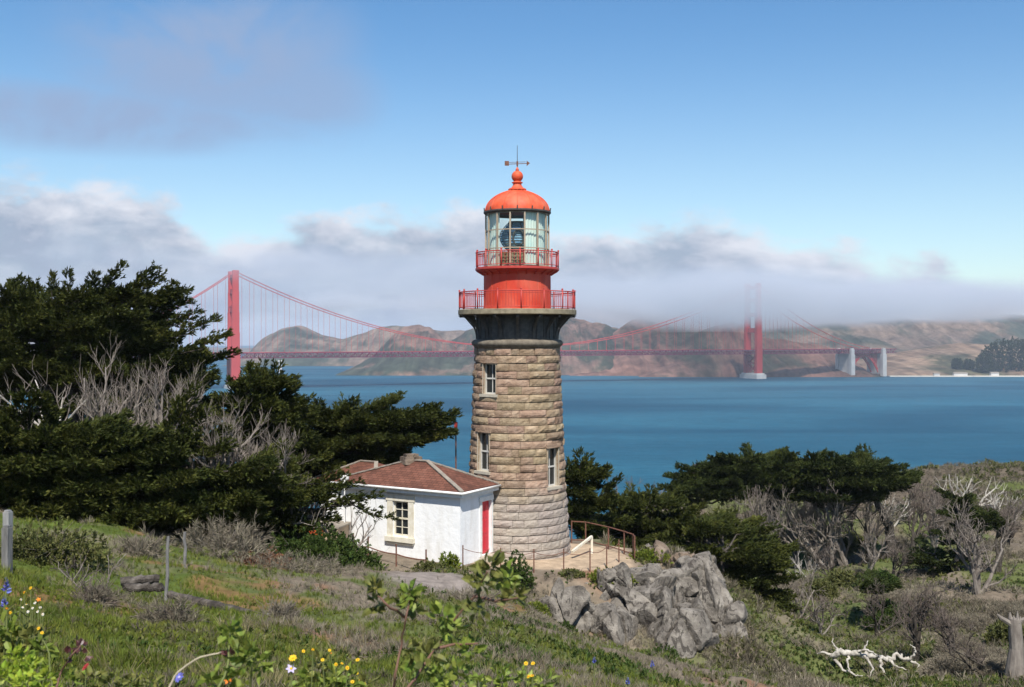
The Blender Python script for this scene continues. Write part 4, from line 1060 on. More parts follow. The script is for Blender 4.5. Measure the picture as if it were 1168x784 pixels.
pp = lambda px, D: (float((px - CX) / F * D), D)
post_fence('chain_fence', 'rusty iron posts with a sagging chain along the tower path', [pp(528, 46.9), pp(571, 46.8), pp(609, 46.9), pp(643, 47.3), pp(673, 47.6), pp(692, 48.6), pp(706, 49.6)], 1.02, [.88], M['rust'], .14, .014, .028, part='chain')
post_fence('guard_rail', 'rusty two-rail guard railing at right end of the platform', [pp(652, 54.2), pp(668, 54.0), pp(694, 52.6), pp(712, 51.4), pp(722, 50.6), pp(724, 50.1)], 1.1, [1.07, .16], M['rust'], 0, .028, .034, zfix=None)
post_fence('garden_fence', 'low dark iron fence in front of the white cottage wall', [pp(403, 49.0), pp(420, 48.2), pp(452, 47.0), pp(486, 45.6)], .95, [.52], M['rust'], .06, .03, .035)
a = np.array([2.75, 50.2, 0]); b = np.array([3.75, 51.6, 0]); z = ground(3, 51)
g = Geo(); g.bar((a[0], a[1], z + .36), (b[0], b[1], z + .80), .10, .10); g.bar((b[0], b[1], z - .3), (b[0], b[1], z + .80), .1)
build('stair_rail', g, M['cream_trim'], origin=(a[0], a[1], z), label='short sloping pale handrail at tower base beside guard railing', cat='handrail')

# ------------------------------------------------------------------ vegetation builders
def tuft_template(rng, n=10, spread=.55, wd=.13, l0=.55, l1=1.0, axial=.5, curve=0.):
    """n leaf blades round the +Z axis"""
    V, Fc = [], []
    for i in range(n):
        a = rng.uniform(0, 2 * math.pi); s = rng.uniform(0, spread); h = rng.uniform(0, axial)
        d = np.array([math.sin(s) * math.cos(a), math.sin(s) * math.sin(a), math.cos(s)]); L = rng.uniform(l0, l1) * (1 - h * .5)
        b = np.array([0, 0, h]) + d * .02; q = rng.normal(size=3); sd = np.cross(d, q); sd /= np.linalg.norm(sd); k = len(V)
        V += [b, b + d * L * .5 + sd * wd * .5, b + d * L, b + d * L * .5 - sd * wd * .5]; Fc.append([k, k + 1, k + 2, k + 3])
    return np.array(V), np.array(Fc)


_r = np.random.default_rng(11)
T_CYP = [tuft_template(_r, 11, .75, .15, .5, 1.0, .65) for _ in range(4)]
T_LEAFY = [tuft_template(_r, 12, 1.25, .24, .4, .8, .5) for _ in range(3)]
T_TWIG = [tuft_template(_r, 14, .85, .035, .6, 1.1, .25) for _ in range(3)]
T_STRAW = [tuft_template(_r, 9, .5, .014, .5, 1.1, .05) for _ in range(4)]
T_BRUSH = [tuft_template(_r, 18, 1.35, .045, .3, .8, .45) for _ in range(3)]
T_GRASS = [tuft_template(_r, 7, .42, .05, .6, 1.0, .02) for _ in range(3)]


def scatter(g, temps, pos, axes, sc, rng, mi=0):
    k = rng.integers(0, len(temps), len(pos)); R = rot_to(axes, rng.uniform(0, 6.28, len(pos)))
    for j, (tv, tf) in enumerate(temps):
        s = k == j
        if s.any(): g.inst(tv, tf, pos[s], R[s], np.repeat(np.asarray(sc)[s][:, None], 3, 1), mi)


def spray(a, b, wd, n, rng, tsz, lift=.16):
    """one flat cypress bough: shoots along a limb, fanning out and turned up at their tips"""
    d = b - a; L = np.linalg.norm(d); d = d / L; sd = np.cross(d, [0, 0, 1.]); sd /= np.linalg.norm(sd) + 1e-9; up = np.cross(sd, d)
    t = rng.uniform(.05, 1, n) ** .75; l = rng.uniform(-1, 1, n); W = wd * np.clip(np.minimum(1, t * 3 + .2) * (1.12 - t) ** .6, .06, 1)
    fing = np.cos(l * 9 + rng.uniform(0, 6)) * .12
    pos = a + d * (L * np.clip(t + fing * (t > .3), 0, 1.03))[:, None] + sd * (l * W)[:, None] + up * (rng.normal(0, .09, n) - .16 * np.abs(l) * wd + .10 * L * t * t)[:, None]
    ax = d * .85 + sd * (l * .8)[:, None] + np.array([0, 0, 1.]) * (lift + rng.uniform(-.1, .32, n))[:, None] + rng.normal(0, .18, (n, 3))
    return pos, ax, tsz * rng.uniform(.7, 1.25, n) * (1.05 - .35 * t)


def cypress(label, trunk, ells, tips, rng, mt='cypress', tsz=.48, dens=1.0, wind=.35, tr=.28, group=None, cat='tree', layer=1.05, name='cypress_tree', plate=2.9):
    """trunk: list of (px,py,D); ells: (px,py,D,rx px,ry px,depth m,n boughs); tips: ((px,py),(px,py),D,width) limbs that reach out of the crown"""
    tp = [P(*q) for q in trunk]; tp[0][2] = ground(tp[0][0], tp[0][1]) - .3
    root = thing(name, tp[0] + [0, 0, .3], label, cat, group)
    gt, gc = Geo(), Geo()
    pts = np.array(tp); tt = np.linspace(0, len(pts) - 1, 4 * (len(pts) - 1) + 1)
    pl = np.stack([np.interp(tt, np.arange(len(pts)), pts[:, i]) for i in range(3)], 1); pl[1:-1, :2] += rng.normal(0, .10, (len(pl) - 2, 2))
    gt.tube(pl, np.linspace(tr, tr * .35, len(pl)), 9)
    for k in range(4):
        q = rng.uniform(0, 6.28); gt.tube([pl[0] + [math.cos(q) * tr * 1.6, math.sin(q) * tr * 1.6, 0], pl[0] + [math.cos(q) * tr * .5, math.sin(q) * tr * .5, .7], pl[1]], [tr * .35, tr * .4, tr * .2], 6)
    boughs = []
    for px, py, D, rx, ry, dp, n in ells:
        c = P(px, py, D); R = np.array([rx / F * D, dp, ry / F * D])
        for _ in range(n):
            v = rng.normal(size=3); v /= np.linalg.norm(v); v *= rng.uniform(.45, 1) ** .5
            q = c + v * R; q[2] = c[2] + round((q[2] - c[2]) / layer) * layer + rng.normal(0, .10 * layer)
            hd = np.array([v[0] * 1.0 + wind + rng.normal(0, .25), v[1] * .9 - .15, .04 + rng.uniform(-.06, .16)]); hd /= np.linalg.norm(hd)
            L = plate * rng.uniform(.65, 1.25); boughs.append((q - hd * L * .65, q + hd * L * .35, L * rng.uniform(.26, .40), rng))
    for a, b, D, w_ in tips:
        D2 = D + rng.uniform(-.5, .5); boughs.append((P(*a, D2 + .8), P(*b, D2), w_, rng))
    pp_, aa, ss = [], [], []
    for a, b, w_, _ in boughs:
        L = np.linalg.norm(b - a); n = int(L * w_ * 2 * 34 * dens * (.48 / tsz) ** 1.4) + 14
        p, x, s = spray(a, b, w_, n, rng, tsz); pp_.append(p); aa.append(x); ss.append(s)
        j = int(np.argmin(((pl - a) ** 2).sum(1))); st = pl[max(1, min(j, len(pl) - 1))]
        if np.linalg.norm(st - a) < 9: m_ = (st + a) / 2 + [0, 0, -.15]; gt.tube([st, m_, a, a + (b - a) * .8], [tr * .30, tr * .22, tr * .16, .015], 5, cap=False)
    scatter(gc, T_CYP, np.concatenate(pp_), np.concatenate(aa), np.concatenate(ss), rng)
    build('trunk', gt, M['bark_dark'], root); build('crown', gc, M[mt], root)
    return root


def branches(rng, base, height, spread, nstem=3, up=.55, lean=(0, 0), levels=3, kids=(5, 5, 4), r0=None, wig=.22, straight=False):
    """a leafless tree as segments by level: list of (a, b, ra, rb, level)"""
    out = []
    r0 = r0 or height * .030
    def grow(p, d, L, r, lv):
        n = 5 if lv == 0 else 4 if lv == 1 else 3 if lv == 2 else 2
        pts = [p]; rr = [r]
        for i in range(n):
            d = d + rng.normal(0, wig, 3) + np.array([0, 0, up * .22]); d /= np.linalg.norm(d)
            q = pts[-1] + d * L / n; f = (i + 1) / n; r2 = r * (1 - f * (.62 if lv < 2 else .75)); out.append((pts[-1], q, rr[-1], r2, lv)); pts.append(q); rr.append(r2)
        if lv >= levels: return
        for k in range(kids[lv]):
            f = rng.uniform(.28 if lv else .22, 1.0); i = min(n - 1, int(f * n)); q = pts[i] + (pts[i + 1] - pts[i]) * (f * n - i)
            v = rng.normal(size=3); v -= (v @ d) * d; v /= np.linalg.norm(v)
            dd = d * .75 + v * rng.uniform(.5, .95) + np.array([0, 0, up * .35]); dd /= np.linalg.norm(dd)
            grow(q, dd, L * rng.uniform(.42, .68) * (1.1 - .3 * f), max(rr[i] * .62, .004), lv + 1)
    for s in range(nstem):
        a = rng.uniform(0, 6.28); o = spread / height * rng.uniform(.25, .8)
        d = np.array([math.cos(a) * o + lean[0], math.sin(a) * o * .8 + lean[1], 1.]); d /= np.linalg.norm(d)
        grow(np.array(base, float) + rng.normal(0, .04 * height ** .5, 3) * [1, 1, 0] - [0, 0, .2], d, height * rng.uniform(.55, .75), r0 * rng.uniform(.75, 1.1), 0)
    return out


def bare_tree(name, label, px, py, D, hpx, wpx, seed, mats=('bark_grey', 'twig_grey'), group=None, cat='tree', crown_name='branches_crown', minr=.006, **kw):
    rng = np.random.default_rng(seed); q = P(px, py, D); q[2] = ground(q[0], q[1])
    h = P(px, py - hpx, D)[2] - q[2]; w_ = wpx / F * D
    S = branches(rng, q, h, w_, **kw)
    zmax = max(s[1][2] for s in S) - q[2]; f = h / zmax                       # scale to the height seen
    root = thing(name, q, label, cat, group)
    A = np.array([s[0] for s in S]); B = np.array([s[1] for s in S]); ra = np.array([s[2] for s in S]); rb = np.array([s[3] for s in S]); lv = np.array([s[4] for s in S])
    A = q + (A - q) * f; B = q + (B - q) * f
    g = Geo(); m = lv <= 1; g.segs(A[m], B[m], np.maximum(ra[m], minr * 1.6), np.maximum(rb[m], minr * 1.4), 6); build('trunk', g, M[mats[0]], root)
    g = Geo(); m = lv > 1; g.segs(A[m], B[m], np.maximum(ra[m], minr), np.maximum(rb[m], minr * .6), 3); build('crown', g, M[mats[1]], root)
    return root


def shrub(name, label, px, py, D, rx, ry, mt, seed, temps=None, tsz=.22, n=None, group=None, lumps=5, cat='shrub', sink=.15, stems=True, twig=None, dp=None):
    """a bush: lumpy dome of leaf tufts on a few stems"""
    rng = np.random.default_rng(seed); q = P(px, py, D); q[2] = ground(q[0], q[1])
    a, h = rx / F * D, ry / F * D; dp = dp or a * .8
    cs = [(np.array([0, 0, 0.]), 1.)] + [(np.array([rng.uniform(-.6, .6), rng.uniform(-.5, .5), rng.uniform(0, .25)]), rng.uniform(.45, .75)) for _ in range(lumps)]
    n = n or int(np.clip(a * h * 620 / (tsz / .22) ** 2, 200, 11000)); pos, ax = [], []
    for c, s in cs:
        k = int(n * s * s / sum(x[1] ** 2 for x in cs)); v = rng.normal(size=(k, 3)); v[:, 2] = np.abs(v[:, 2]) - .12; v /= np.linalg.norm(v, axis=1)[:, None]
        r = s * rng.uniform(.2, 1.0, k) ** .5 * (1 + (.65 if temps is T_TWIG else .3) * (fbm(v * 2.2 + c * 9, 1, 3, seed) - .5) * 2)
        pos.append(c + v * r[:, None]); ax.append(v + [0, 0, .35])
    pos = np.concatenate(pos); ax = np.concatenate(ax) + rng.normal(0, .75 if temps is T_TWIG else .35, (len(pos), 3))
    pos[:, 2] /= max(1.0, np.quantile(pos[:, 2], .99)); pos = q + pos * [a, dp, h] - [0, 0, sink * h * .3]
    root = thing(name, q, label, cat, group); g = Geo(); scatter(g, (T_TWIG + T_BRUSH) if temps is T_TWIG else temps or T_LEAFY, pos, ax, tsz * rng.uniform(.6, 1.3, len(pos)), rng)
    build('foliage', g, M[mt], root)
    if stems:
        g = Geo(); k = 9; e = q + np.c_[rng.uniform(-.7, .7, k) * a, rng.uniform(-.7, .7, k) * dp, rng.uniform(.4, .9, k) * h]
        for j in range(k): g.tube([q + rng.normal(0, .05, 3) - [0, 0, .15], (q + e[j]) / 2 + rng.normal(0, .06, 3), e[j]], [.025, .018, .006], 4)
        if twig:
            k = 200; v = rng.normal(size=(k, 3)); v[:, 2] = np.abs(v[:, 2]); v /= np.linalg.norm(v, axis=1)[:, None]; p0 = q + v * rng.uniform(.3, .9, (k, 1)) * [a, dp, h]; g.segs(p0, p0 + (v + rng.normal(0, .6, (k, 3))) * .22, np.full(k, .006), np.full(k, .003), 3)
        build('stem', g, M[twig or 'bark_dark'], root)
    return root


# ------------------------------------------------------------------ cypresses, left
rg = np.random.default_rng(101)
cypress('tall windswept dark cypress at left edge, boughs reaching toward the bridge tower', [(80, 600, 57.5), (85, 500, 57.5), (90, 420, 57.5), (80, 345, 57.5)],
        [(70, 400, 57.5, 110, 55, 3.2, 60), (165, 478, 58.5, 70, 32, 2.2, 30), (140, 432, 59, 80, 40, 2, 36), (195, 462, 58.5, 45, 30, 1.6, 22), (110, 365, 57.5, 85, 32, 2.5, 34), (30, 390, 57.5, 70, 45, 3, 30), (150, 440, 58.0, 75, 55.5, 2.6, 34), (60, 460, 57.0, 120, 55.5, 3, 44)],
        [((75, 365), (140, 312), 57.1, .55), ((95, 372), (177, 316), 56.9, .6), ((110, 382), (198, 335), 56.7, .6), ((62, 375), (58, 319), 56.9, .35), ((80, 372), (76, 315), 57.1, .35), ((40, 370), (22, 338), 57.1, .5), ((20, 375), (-12, 345), 57.1, .6), ((96, 350), (108, 316), 57.2, .35), ((45, 350), (38, 325), 57.5, .3),
         ((140, 385), (226, 364), 56.7, .55), ((140, 400), (243, 374), 56.5, .6), ((150, 415), (256, 393), 56.7, .6), ((165, 432), (265, 411), 56.7, .6), ((165, 448), (243, 432), 56.7, .6), ((160, 462), (233, 450), 56.7, .6), ((150, 480), (228, 474), 56.9, .6), ((120, 345), (188, 322), 57.5, .5), ((150, 360), (215, 350), 57.5, .5)], rg, tr=.42)
cypress('spiky-topped dark cypress standing just right of the left bridge tower', [(305, 600, 54), (302, 520, 54), (298, 440, 54)],
        [(298, 462, 54, 38, 34, 2, 26), (320, 500, 54.5, 60, 40, 2.5, 34), (285, 510, 54, 60, 40, 2.2, 24)],
        [((298, 462), (282, 421), 53.6, .35), ((300, 460), (298, 417), 53.6, .35), ((304, 460), (318, 420), 53.6, .35), ((310, 470), (338, 446), 53.4, .4), ((312, 480), (352, 462), 53.4, .45), ((290, 470), (262, 440), 53.6, .4)], rg, tr=.28, plate=2.0)
cypress('low flat-topped cypress spreading over the water left of the tower', [(400, 590, 60), (405, 540, 60), (420, 490, 60)],
        [(425, 482, 60, 70, 14, 2.5, 34), (400, 502, 60, 75, 22, 3, 40), (380, 530, 59, 70, 30, 3, 36), (465, 500, 60.5, 38, 14, 2, 16)],
        [((430, 490), (517, 479), 59.5, .8), ((440, 500), (512, 487), 59.4, .7), ((420, 480), (498, 470), 59.8, .6), ((400, 476), (450, 461), 59.8, .6), ((380, 478), (405, 460), 59.8, .6), ((440, 510), (500, 503), 59.2, .7), ((360, 480), (362, 462), 59.8, .6)], rg, tr=.32)
cypress('broad dark cypress at lower left edge with boughs in flat tiers', [(55, 612, 43), (50, 560, 43), (45, 500, 43)],
        [(50, 530, 43, 105, 52, 3, 70), (40, 580, 42, 90, 28, 2.5, 30), (120, 552, 43, 60, 34, 2.4, 24)], [((70, 500), (138, 489), 42, .6), ((60, 520), (150, 512), 41.5, .6), ((30, 550), (120, 540), 41, .6), ((20, 500), (-10, 475), 42, .6)], rg, tr=.34, wind=.2)
cypress('broad dark cypress in flat tiers between dead grey trees and grass slope', [(215, 616, 44), (220, 570, 44), (215, 520, 44)],
        [(175, 548, 44, 80, 36, 3, 46), (190, 585, 43, 85, 20, 2.2, 28), (268, 572, 44, 56, 22, 2.5, 26)], [((235, 540), (306, 533), 43, .6), ((150, 520), (190, 498), 43.5, .6), ((240, 552), (330, 556), 43, .6), ((215, 520), (262, 512), 43.5, .5), ((196, 490), (222, 448), 45.5, .45), ((200, 500), (236, 470), 45.2, .45), ((190, 505), (204, 462), 45.5, .4), ((205, 520), (258, 494), 44.6, .45)], rg, tr=.32, wind=.25)
cypress('dark cypress whose lowest bough reaches in front of the white cottage', [(318, 640, 45.4), (318, 600, 45.4), (322, 560, 45.2)],
        [(322, 568, 45.2, 40, 20, 1.5, 26), (312, 592, 45.2, 34, 20, 1.4, 18)],
        [((350, 560), (408, 556), 44.8, .34), ((352, 572), (428, 573), 44.6, .30), ((350, 584), (396, 580), 44.8, .3), ((398, 574), (446, 598), 44.4, .16), ((350, 552), (392, 545), 45, .35), ((352, 592), (384, 596), 44.8, .25)], rg, tr=.22, tsz=.38, plate=1.6)

# cypresses, right of the tower
cypress('young spiky cypress directly behind the right side of the tower', [(668, 640, 64), (668, 590, 64), (664, 540, 64)],
        [(662, 560, 64, 24, 34, 1.8, 26), (680, 595, 64, 34, 28, 2, 26)],
        [((660, 560), (662, 519), 63.5, .35), ((662, 562), (672, 524), 63.4, .4), ((668, 566), (692, 537), 63.2, .45), ((672, 578), (708, 548), 63, .45), ((655, 560), (650, 530), 63.6, .35), ((676, 585), (700, 566), 63, .4)], rg, tr=.2, plate=1.8)
cypress('dark rounded cypress behind the guard railing', [(735, 650, 68), (738, 610, 68), (740, 580, 68)],
        [(738, 595, 68, 44, 26, 2.4, 40), (715, 615, 67, 40, 26, 2.2, 26), (770, 610, 68, 34, 22, 2.2, 24)], [((740, 590), (742, 560), 67.6, .5), ((760, 590), (800, 580), 67.4, .6)], rg, tr=.25, plate=2.0)
cypress('low sprawling cypress filling the gully beside the grey rocks', [(815, 690, 62), (820, 660, 62), (825, 630, 62)],
        [(815, 622, 64, 62, 30, 3, 54), (850, 655, 63, 44, 36, 2.6, 44), (830, 690, 62, 50, 28, 2.5, 40), (868, 688, 61.5, 26, 22, 2, 20)], [((840, 610), (885, 605), 63, .6), ((860, 670), (893, 662), 62, .5)], rg, tr=.28, plate=2.2)
FARX = dict(mt='cypress_far', tsz=.62, dens=.95, wind=.25)
cypress('flat-topped umbrella cypress with black trunk, left of the hillside pair', [(897, 640, 98), (890, 600, 98), (872, 560, 98), (860, 545, 98)],
        [(835, 548, 98, 62, 12, 3.5, 46), (868, 540, 98, 50, 14, 3.5, 40), (800, 560, 97, 34, 10, 3, 20), (895, 552, 98, 40, 14, 3, 26)],
        [((840, 552), (764, 549), 97, 1.0), ((840, 545), (775, 538), 97, .9), ((850, 540), (812, 527), 97.2, .9), ((830, 565), (768, 566), 96.8, .9), ((880, 540), (895, 521), 97.5, .7), ((860, 538), (868, 522), 97.5, .8)], rg, tr=.55, plate=3.6, **FARX)
cypress('flat-topped umbrella cypress with pale-lit crown, right of the hillside pair', [(1017, 634, 96), (1014, 600, 96), (1000, 570, 96), (975, 550, 96)],
        [(950, 545, 96, 55, 16, 3.5, 46), (985, 548, 96, 46, 14, 3.2, 36), (915, 548, 97, 40, 18, 3, 28), (950, 565, 96, 50, 10, 3, 24)],
        [((980, 550), (1046, 547), 95, 1.0), ((980, 545), (1030, 537), 95, .9), ((960, 540), (972, 522), 95.4, .8), ((930, 538), (925, 519), 95.4, .8), ((985, 560), (1035, 558), 95, .8), ((945, 535), (950, 520), 95.6, .7), ((905, 540), (900, 520), 95.6, .7)], rg, tr=.5, plate=3.4, **FARX)
cypress('small half-dead cypress with one green tier on the far right slope', [(1092, 662, 84), (1093, 620, 84), (1090, 575, 84)], [(1105, 588, 84, 24, 16, 1.8, 24), (1092, 612, 84, 16, 9, 1.4, 10), (1128, 597, 84, 14, 5, 1, 6)], [((1090, 570), (1072, 562), 84, .4)], rg, tr=.22, mt='cypress_far', tsz=.5, plate=1.6)
cypress('squat dark cypress bush left of the multi-trunk dead tree', [(1066, 655, 86), (1066, 642, 86), (1066, 632, 86)], [(1068, 636, 86, 36, 12, 2, 24), (1048, 640, 86, 18, 8, 1.5, 10)], [], rg, tr=.16, mt='cypress_far', tsz=.5, plate=1.5)
cypress('small tiered cypress on a leaning dark trunk, centre of right slope', [(1004, 704, 64), (1002, 685, 64), (1000, 668, 64)], [(998, 668, 64, 20, 8, 1.2, 12)], [], rg, tr=.13, mt='cypress_far', tsz=.42, plate=1.2)

# ------------------------------------------------------------------ leafless trees, left
BT = [
    ('grey dead tree with tall upright twigs in front of the tall windswept cypress', 148, 492, 48.6, 116, 62, 1, dict(nstem=4, kids=(6, 6, 5), up=.9)),
    ('grey dead tree with dense twigs, right neighbour of the tallest dead tree', 176, 494, 48.2, 92, 34, 2, dict(nstem=4, kids=(6, 6, 5), up=.95)),
    ('grey dead tree below the left bridge tower', 240, 520, 47, 70, 30, 3, dict(nstem=4, kids=(6, 6, 5), up=.8)),
    ('fan-shaped grey dead tree in front of the spiky-topped cypress', 298, 556, 46, 104, 66, 4, dict(nstem=6, kids=(6, 6, 5), up=.9)),
    ('small curling grey dead tree right of the fan-shaped one', 338, 556, 46.4, 50, 36, 5, dict(nstem=3, kids=(5, 5, 4), up=.6)),
]
for lab, px, py, D, h, w_, sd, kw in BT: bare_tree('dead_tree', lab, px, py, D, h, w_, 300 + sd, minr=.008, wig=.2, group='grey dead trees among the left cypresses', **kw)
g_l = np.random.default_rng(77)
bare_tree('dead_tree', 'bleached dead tree with crooked white limbs at the left', 112, 500, 48, 96, 70, 321, mats=('wood_white', 'twig_grey'), minr=.012, nstem=2, kids=(4, 4, 3), up=.35, lean=(-.5, 0), group='grey dead trees among the left cypresses')
bare_tree('bare_shrub', 'small leafless shrub against the white cottage wall', 399, 619, 47.6, 50, 34, 322, mats=('bark_grey', 'twig_grey'), minr=.007, nstem=4, kids=(4, 4, 3), levels=2, cat='shrub')

# ------------------------------------------------------------------ leafless trees, right hillside
RT = [
    ('pale gnarled dead tree left of the black cypress trunk', 879, 640, 93, 92, 60, 11, ('bark_grey', 'twig_grey'), dict(nstem=4, kids=(5, 6, 5), up=.7)),
    ('grey leafless tree just right of the black cypress trunk', 922, 634, 96, 88, 54, 12, ('bark_grey', 'twig_grey'), dict(nstem=3, kids=(5, 6, 5))),
    ('leafless tree with forked grey trunk under the cypress pair', 944, 632, 95, 92, 50, 13, ('bark_grey', 'twig_grey'), dict(nstem=3, kids=(5, 6, 5))),
    ('grey leafless tree midway under the right umbrella cypress', 966, 630, 97, 86, 52, 14, ('bark_grey', 'twig_grey'), dict(nstem=4, kids=(5, 6, 5))),
    ('dark-trunked leafless tree under the right umbrella cypress', 990, 632, 95, 80, 50, 15, ('bark_dark', 'twig_grey'), dict(nstem=3, kids=(5, 6, 5))),
    ('slender brown leafless tree right of the umbrella cypress trunk', 1038, 628, 98, 78, 46, 16, ('bark_dark', 'twig_brown'), dict(nstem=3, kids=(5, 6, 5))),
    ('wide grey leafless tree between umbrella cypress and half-dead cypress', 1064, 626, 102, 82, 56, 17, ('bark_grey', 'twig_brown'), dict(nstem=4, kids=(5, 6, 5))),
    ('white skeleton of a tree with upswept limbs near the ridge', 1104, 600, 118, 64, 64, 18, ('wood_white', 'wood_white'), dict(nstem=3, kids=(5, 3, 2), levels=2, up=.5)),
    ('multi-trunk dead tree with pale splayed legs on the right slope', 1114, 682, 72, 116, 60, 19, ('bark_grey', 'twig_grey'), dict(nstem=5, kids=(5, 6, 5), up=.6)),
    ('thin dark leafless tree at the right edge of the slope', 1140, 656, 84, 100, 60, 20, ('bark_dark', 'twig_brown'), dict(nstem=2, kids=(5, 6, 5), lean=(.15, 0))),
    ('bushy leafless tree with black trunk, right of the fallen white log', 1044, 752, 50, 96, 80, 21, ('bark_dark', 'twig_brown'), dict(nstem=2, kids=(7, 7, 5), up=.5)),
    ('wide leafless tree with dark trunk near the broken stump', 1092, 758, 49, 92, 90, 22, ('bark_dark', 'twig_brown'), dict(nstem=2, kids=(7, 7, 5), up=.5)),
    ('low leafless tree with dark leaning trunk above the white log', 1002, 718, 60, 60, 54, 23, ('bark_dark', 'twig_brown'), dict(nstem=3, kids=(6, 6, 4), up=.4)),
    ('leafless tree with bent branches left of the fallen white log', 935, 742, 53, 72, 70, 24, ('bark_grey', 'twig_brown'), dict(nstem=3, kids=(6, 6, 4), up=.3)),
    ('small reddish bare tree on the brow behind the gully', 746, 585, 130, 44, 56, 25, ('bark_grey', 'twig_brown'), dict(nstem=4, kids=(6, 6, 5))),
    ('dark leaning dead tree beside the broken pale stump', 1128, 788, 45, 84, 60, 26, ('bark_dark', 'twig_brown'), dict(nstem=2, kids=(5, 5, 4), lean=(-.5, 0), up=.2)),
    ('grey bare tree at the foot of the slope by the gully cypress', 905, 694, 66, 50, 50, 27, ('bark_grey', 'twig_grey'), dict(nstem=3, kids=(6, 6, 4))),
    ('bare tree on the upper slope left of the white skeleton tree', 1070, 590, 125, 40, 40, 28, ('bark_grey', 'twig_brown'), dict(nstem=3, kids=(6, 6, 4))),
    ('pale bare tree at right edge just under the ridge', 1160, 610, 110, 46, 44, 29, ('bark_grey', 'twig_grey'), dict(nstem=3, kids=(6, 6, 4))),
    ('grey bare tree under the left umbrella cypress', 838, 626, 100, 60, 54, 30, ('bark_grey', 'twig_grey'), dict(nstem=4, kids=(6, 6, 4))),
    ('bare tree above the railing end, in front of the gully cypress', 850, 612, 100, 50, 44, 31, ('bark_grey', 'twig_grey'), dict(nstem=3, kids=(6, 6, 4))),
]
for lab, px, py, D, h, w_, sd, mm, kw in RT: bare_tree('bare_tree', lab, px, py, D, h, w_, 400 + sd, mats=mm, minr=.010 if D < 70 else .017, group='leafless trees on the right hillside', **kw)

rx_ = np.random.default_rng(71); src = [o for o in COL.objects if o.name.startswith('bare_tree') and o.parent is None][:10]; n_ok = 0
for k in range(60):
    px = rx_.uniform(856, 1166); py = rx_.uniform(585, 668); Ds = np.geomspace(50, 220, 300); hit = np.where(height((px - CX) / F * Ds, Ds, False) > CZ + (HY - py) / F * Ds)[0]
    if len(hit) == 0 or n_ok >= 24: continue
    D = Ds[hit[0]]; q = P(px, py, D); q[2] = ground(q[0], q[1]); s = src[rx_.integers(0, len(src))]; n_ok += 1
    sc = rx_.uniform(.45, .8); copy_thing(s, q, rx_.uniform(0, 6.28), (sc, sc, sc * rx_.uniform(.8, 1.1)), 'thin grey leafless tree in the thicket on the right hillside', 'thicket of leafless trees on the right hillside')
# broken stump and fallen bleached log
q = P(1158, 800, 43); q[2] = ground(q[0], q[1]); zt = CZ + (HY - 706) / F * 43; g = Geo(); rr = np.random.default_rng(8)
t_ = thing('tree_stump', q, 'tall broken pale tree trunk at bottom right corner', 'stump')
g.tube([q - [0, 0, .4], q + [0, 0, .3], (q[0] + .05, q[1], (q[2] + zt) / 2), (q[0] - .02, q[1], zt - .2), (q[0], q[1], zt)], [.44, .36, .27, .25, .25], 12)
for k in range(9):
    a = k * .7; p = np.array([q[0] + .18 * math.cos(a), q[1] + .18 * math.sin(a), zt - .1]); g.tube([p, p + [.03 * math.cos(a), .03, rr.uniform(.1, .38)]], [.09, .01], 5)
build('trunk', g, M['bark_grey'], t_)
g = Geo(); g.tube([(q[0] - .1, q[1], zt - .25), (q[0] - .6, q[1] - .1, zt + .05), (q[0] - .75, q[1] - .1, zt + .2)], [.12, .09, .03], 7); g.tube([(q[0], q[1], zt - .2), (q[0] + .5, q[1], zt + .1)], [.1, .04], 7); build('branch', g, M['bark_grey'], t_)
t_ = thing('fallen_log', P(985, 752, 50), 'bleached white fallen trunk with curled branch lying in brush', 'log')
def on(px, py, D, dz=0): return P(px, py, D - 1.8)
_gr = np.random.default_rng(19)
def gnarl(pts, rad, amp=.045):
    pts = np.array(pts); n = 5 * (len(pts) - 1) + 1; t = np.linspace(0, len(pts) - 1, n); q = np.stack([np.interp(t, np.arange(len(pts)), pts[:, k]) for k in range(3)], 1); q[1:-1] += _gr.normal(0, amp, (n - 2, 3))
    return q, np.interp(t, np.arange(len(pts)), rad) * (1 + _gr.normal(0, .10, n))
g = Geo(); g.tube(*gnarl([on(x, y, d) for x, y, d in ((948, 750, 50.2), (958, 744, 50), (975, 744, 49.8), (992, 749, 49.8), (1010, 752, 50), (1024, 748, 50.2), (1034, 750, 50.3))], [.09, .13, .14, .11, .12, .08, .05]), 9); build('trunk', g, M['wood_white'], t_, smooth=True)
for pts in (((1026, 750, 50.2), (1038, 752, 50.1), (1044, 746, 50), (1043, 739, 50), (1038, 735, 50)), ((975, 745, 49.8), (983, 741, 49.5), (994, 743, 49.4), (1000, 748, 49.5)), ((950, 752, 50.2), (962, 764, 49.6), (976, 770, 49.2), (984, 771, 49)), ((1004, 752, 50), (1006, 764, 49.4), (1014, 776, 49), (1016, 784, 48.8)), ((952, 748, 50.2), (938, 744, 50.4), (932, 746, 50.6)), ((968, 746, 50), (966, 756, 49.5), (970, 768, 49)), ((1014, 752, 50), (1022, 760, 49.6), (1034, 764, 49.4)), ((990, 749, 49.8), (986, 740, 49.8), (990, 731, 49.9)), ((1034, 750, 50.2), (1046, 758, 50), (1052, 768, 49.8)), ((984, 746, 49.8), (996, 760, 49.2), (992, 772, 48.9)), ((958, 744, 50), (952, 738, 50.2), (950, 728, 50.4))):
    g = Geo(); g.tube(*gnarl([on(*p) for p in pts], np.linspace(.075, .018, len(pts)), .03), 7); build('branch', g, M['wood_white'], t_, smooth=True)

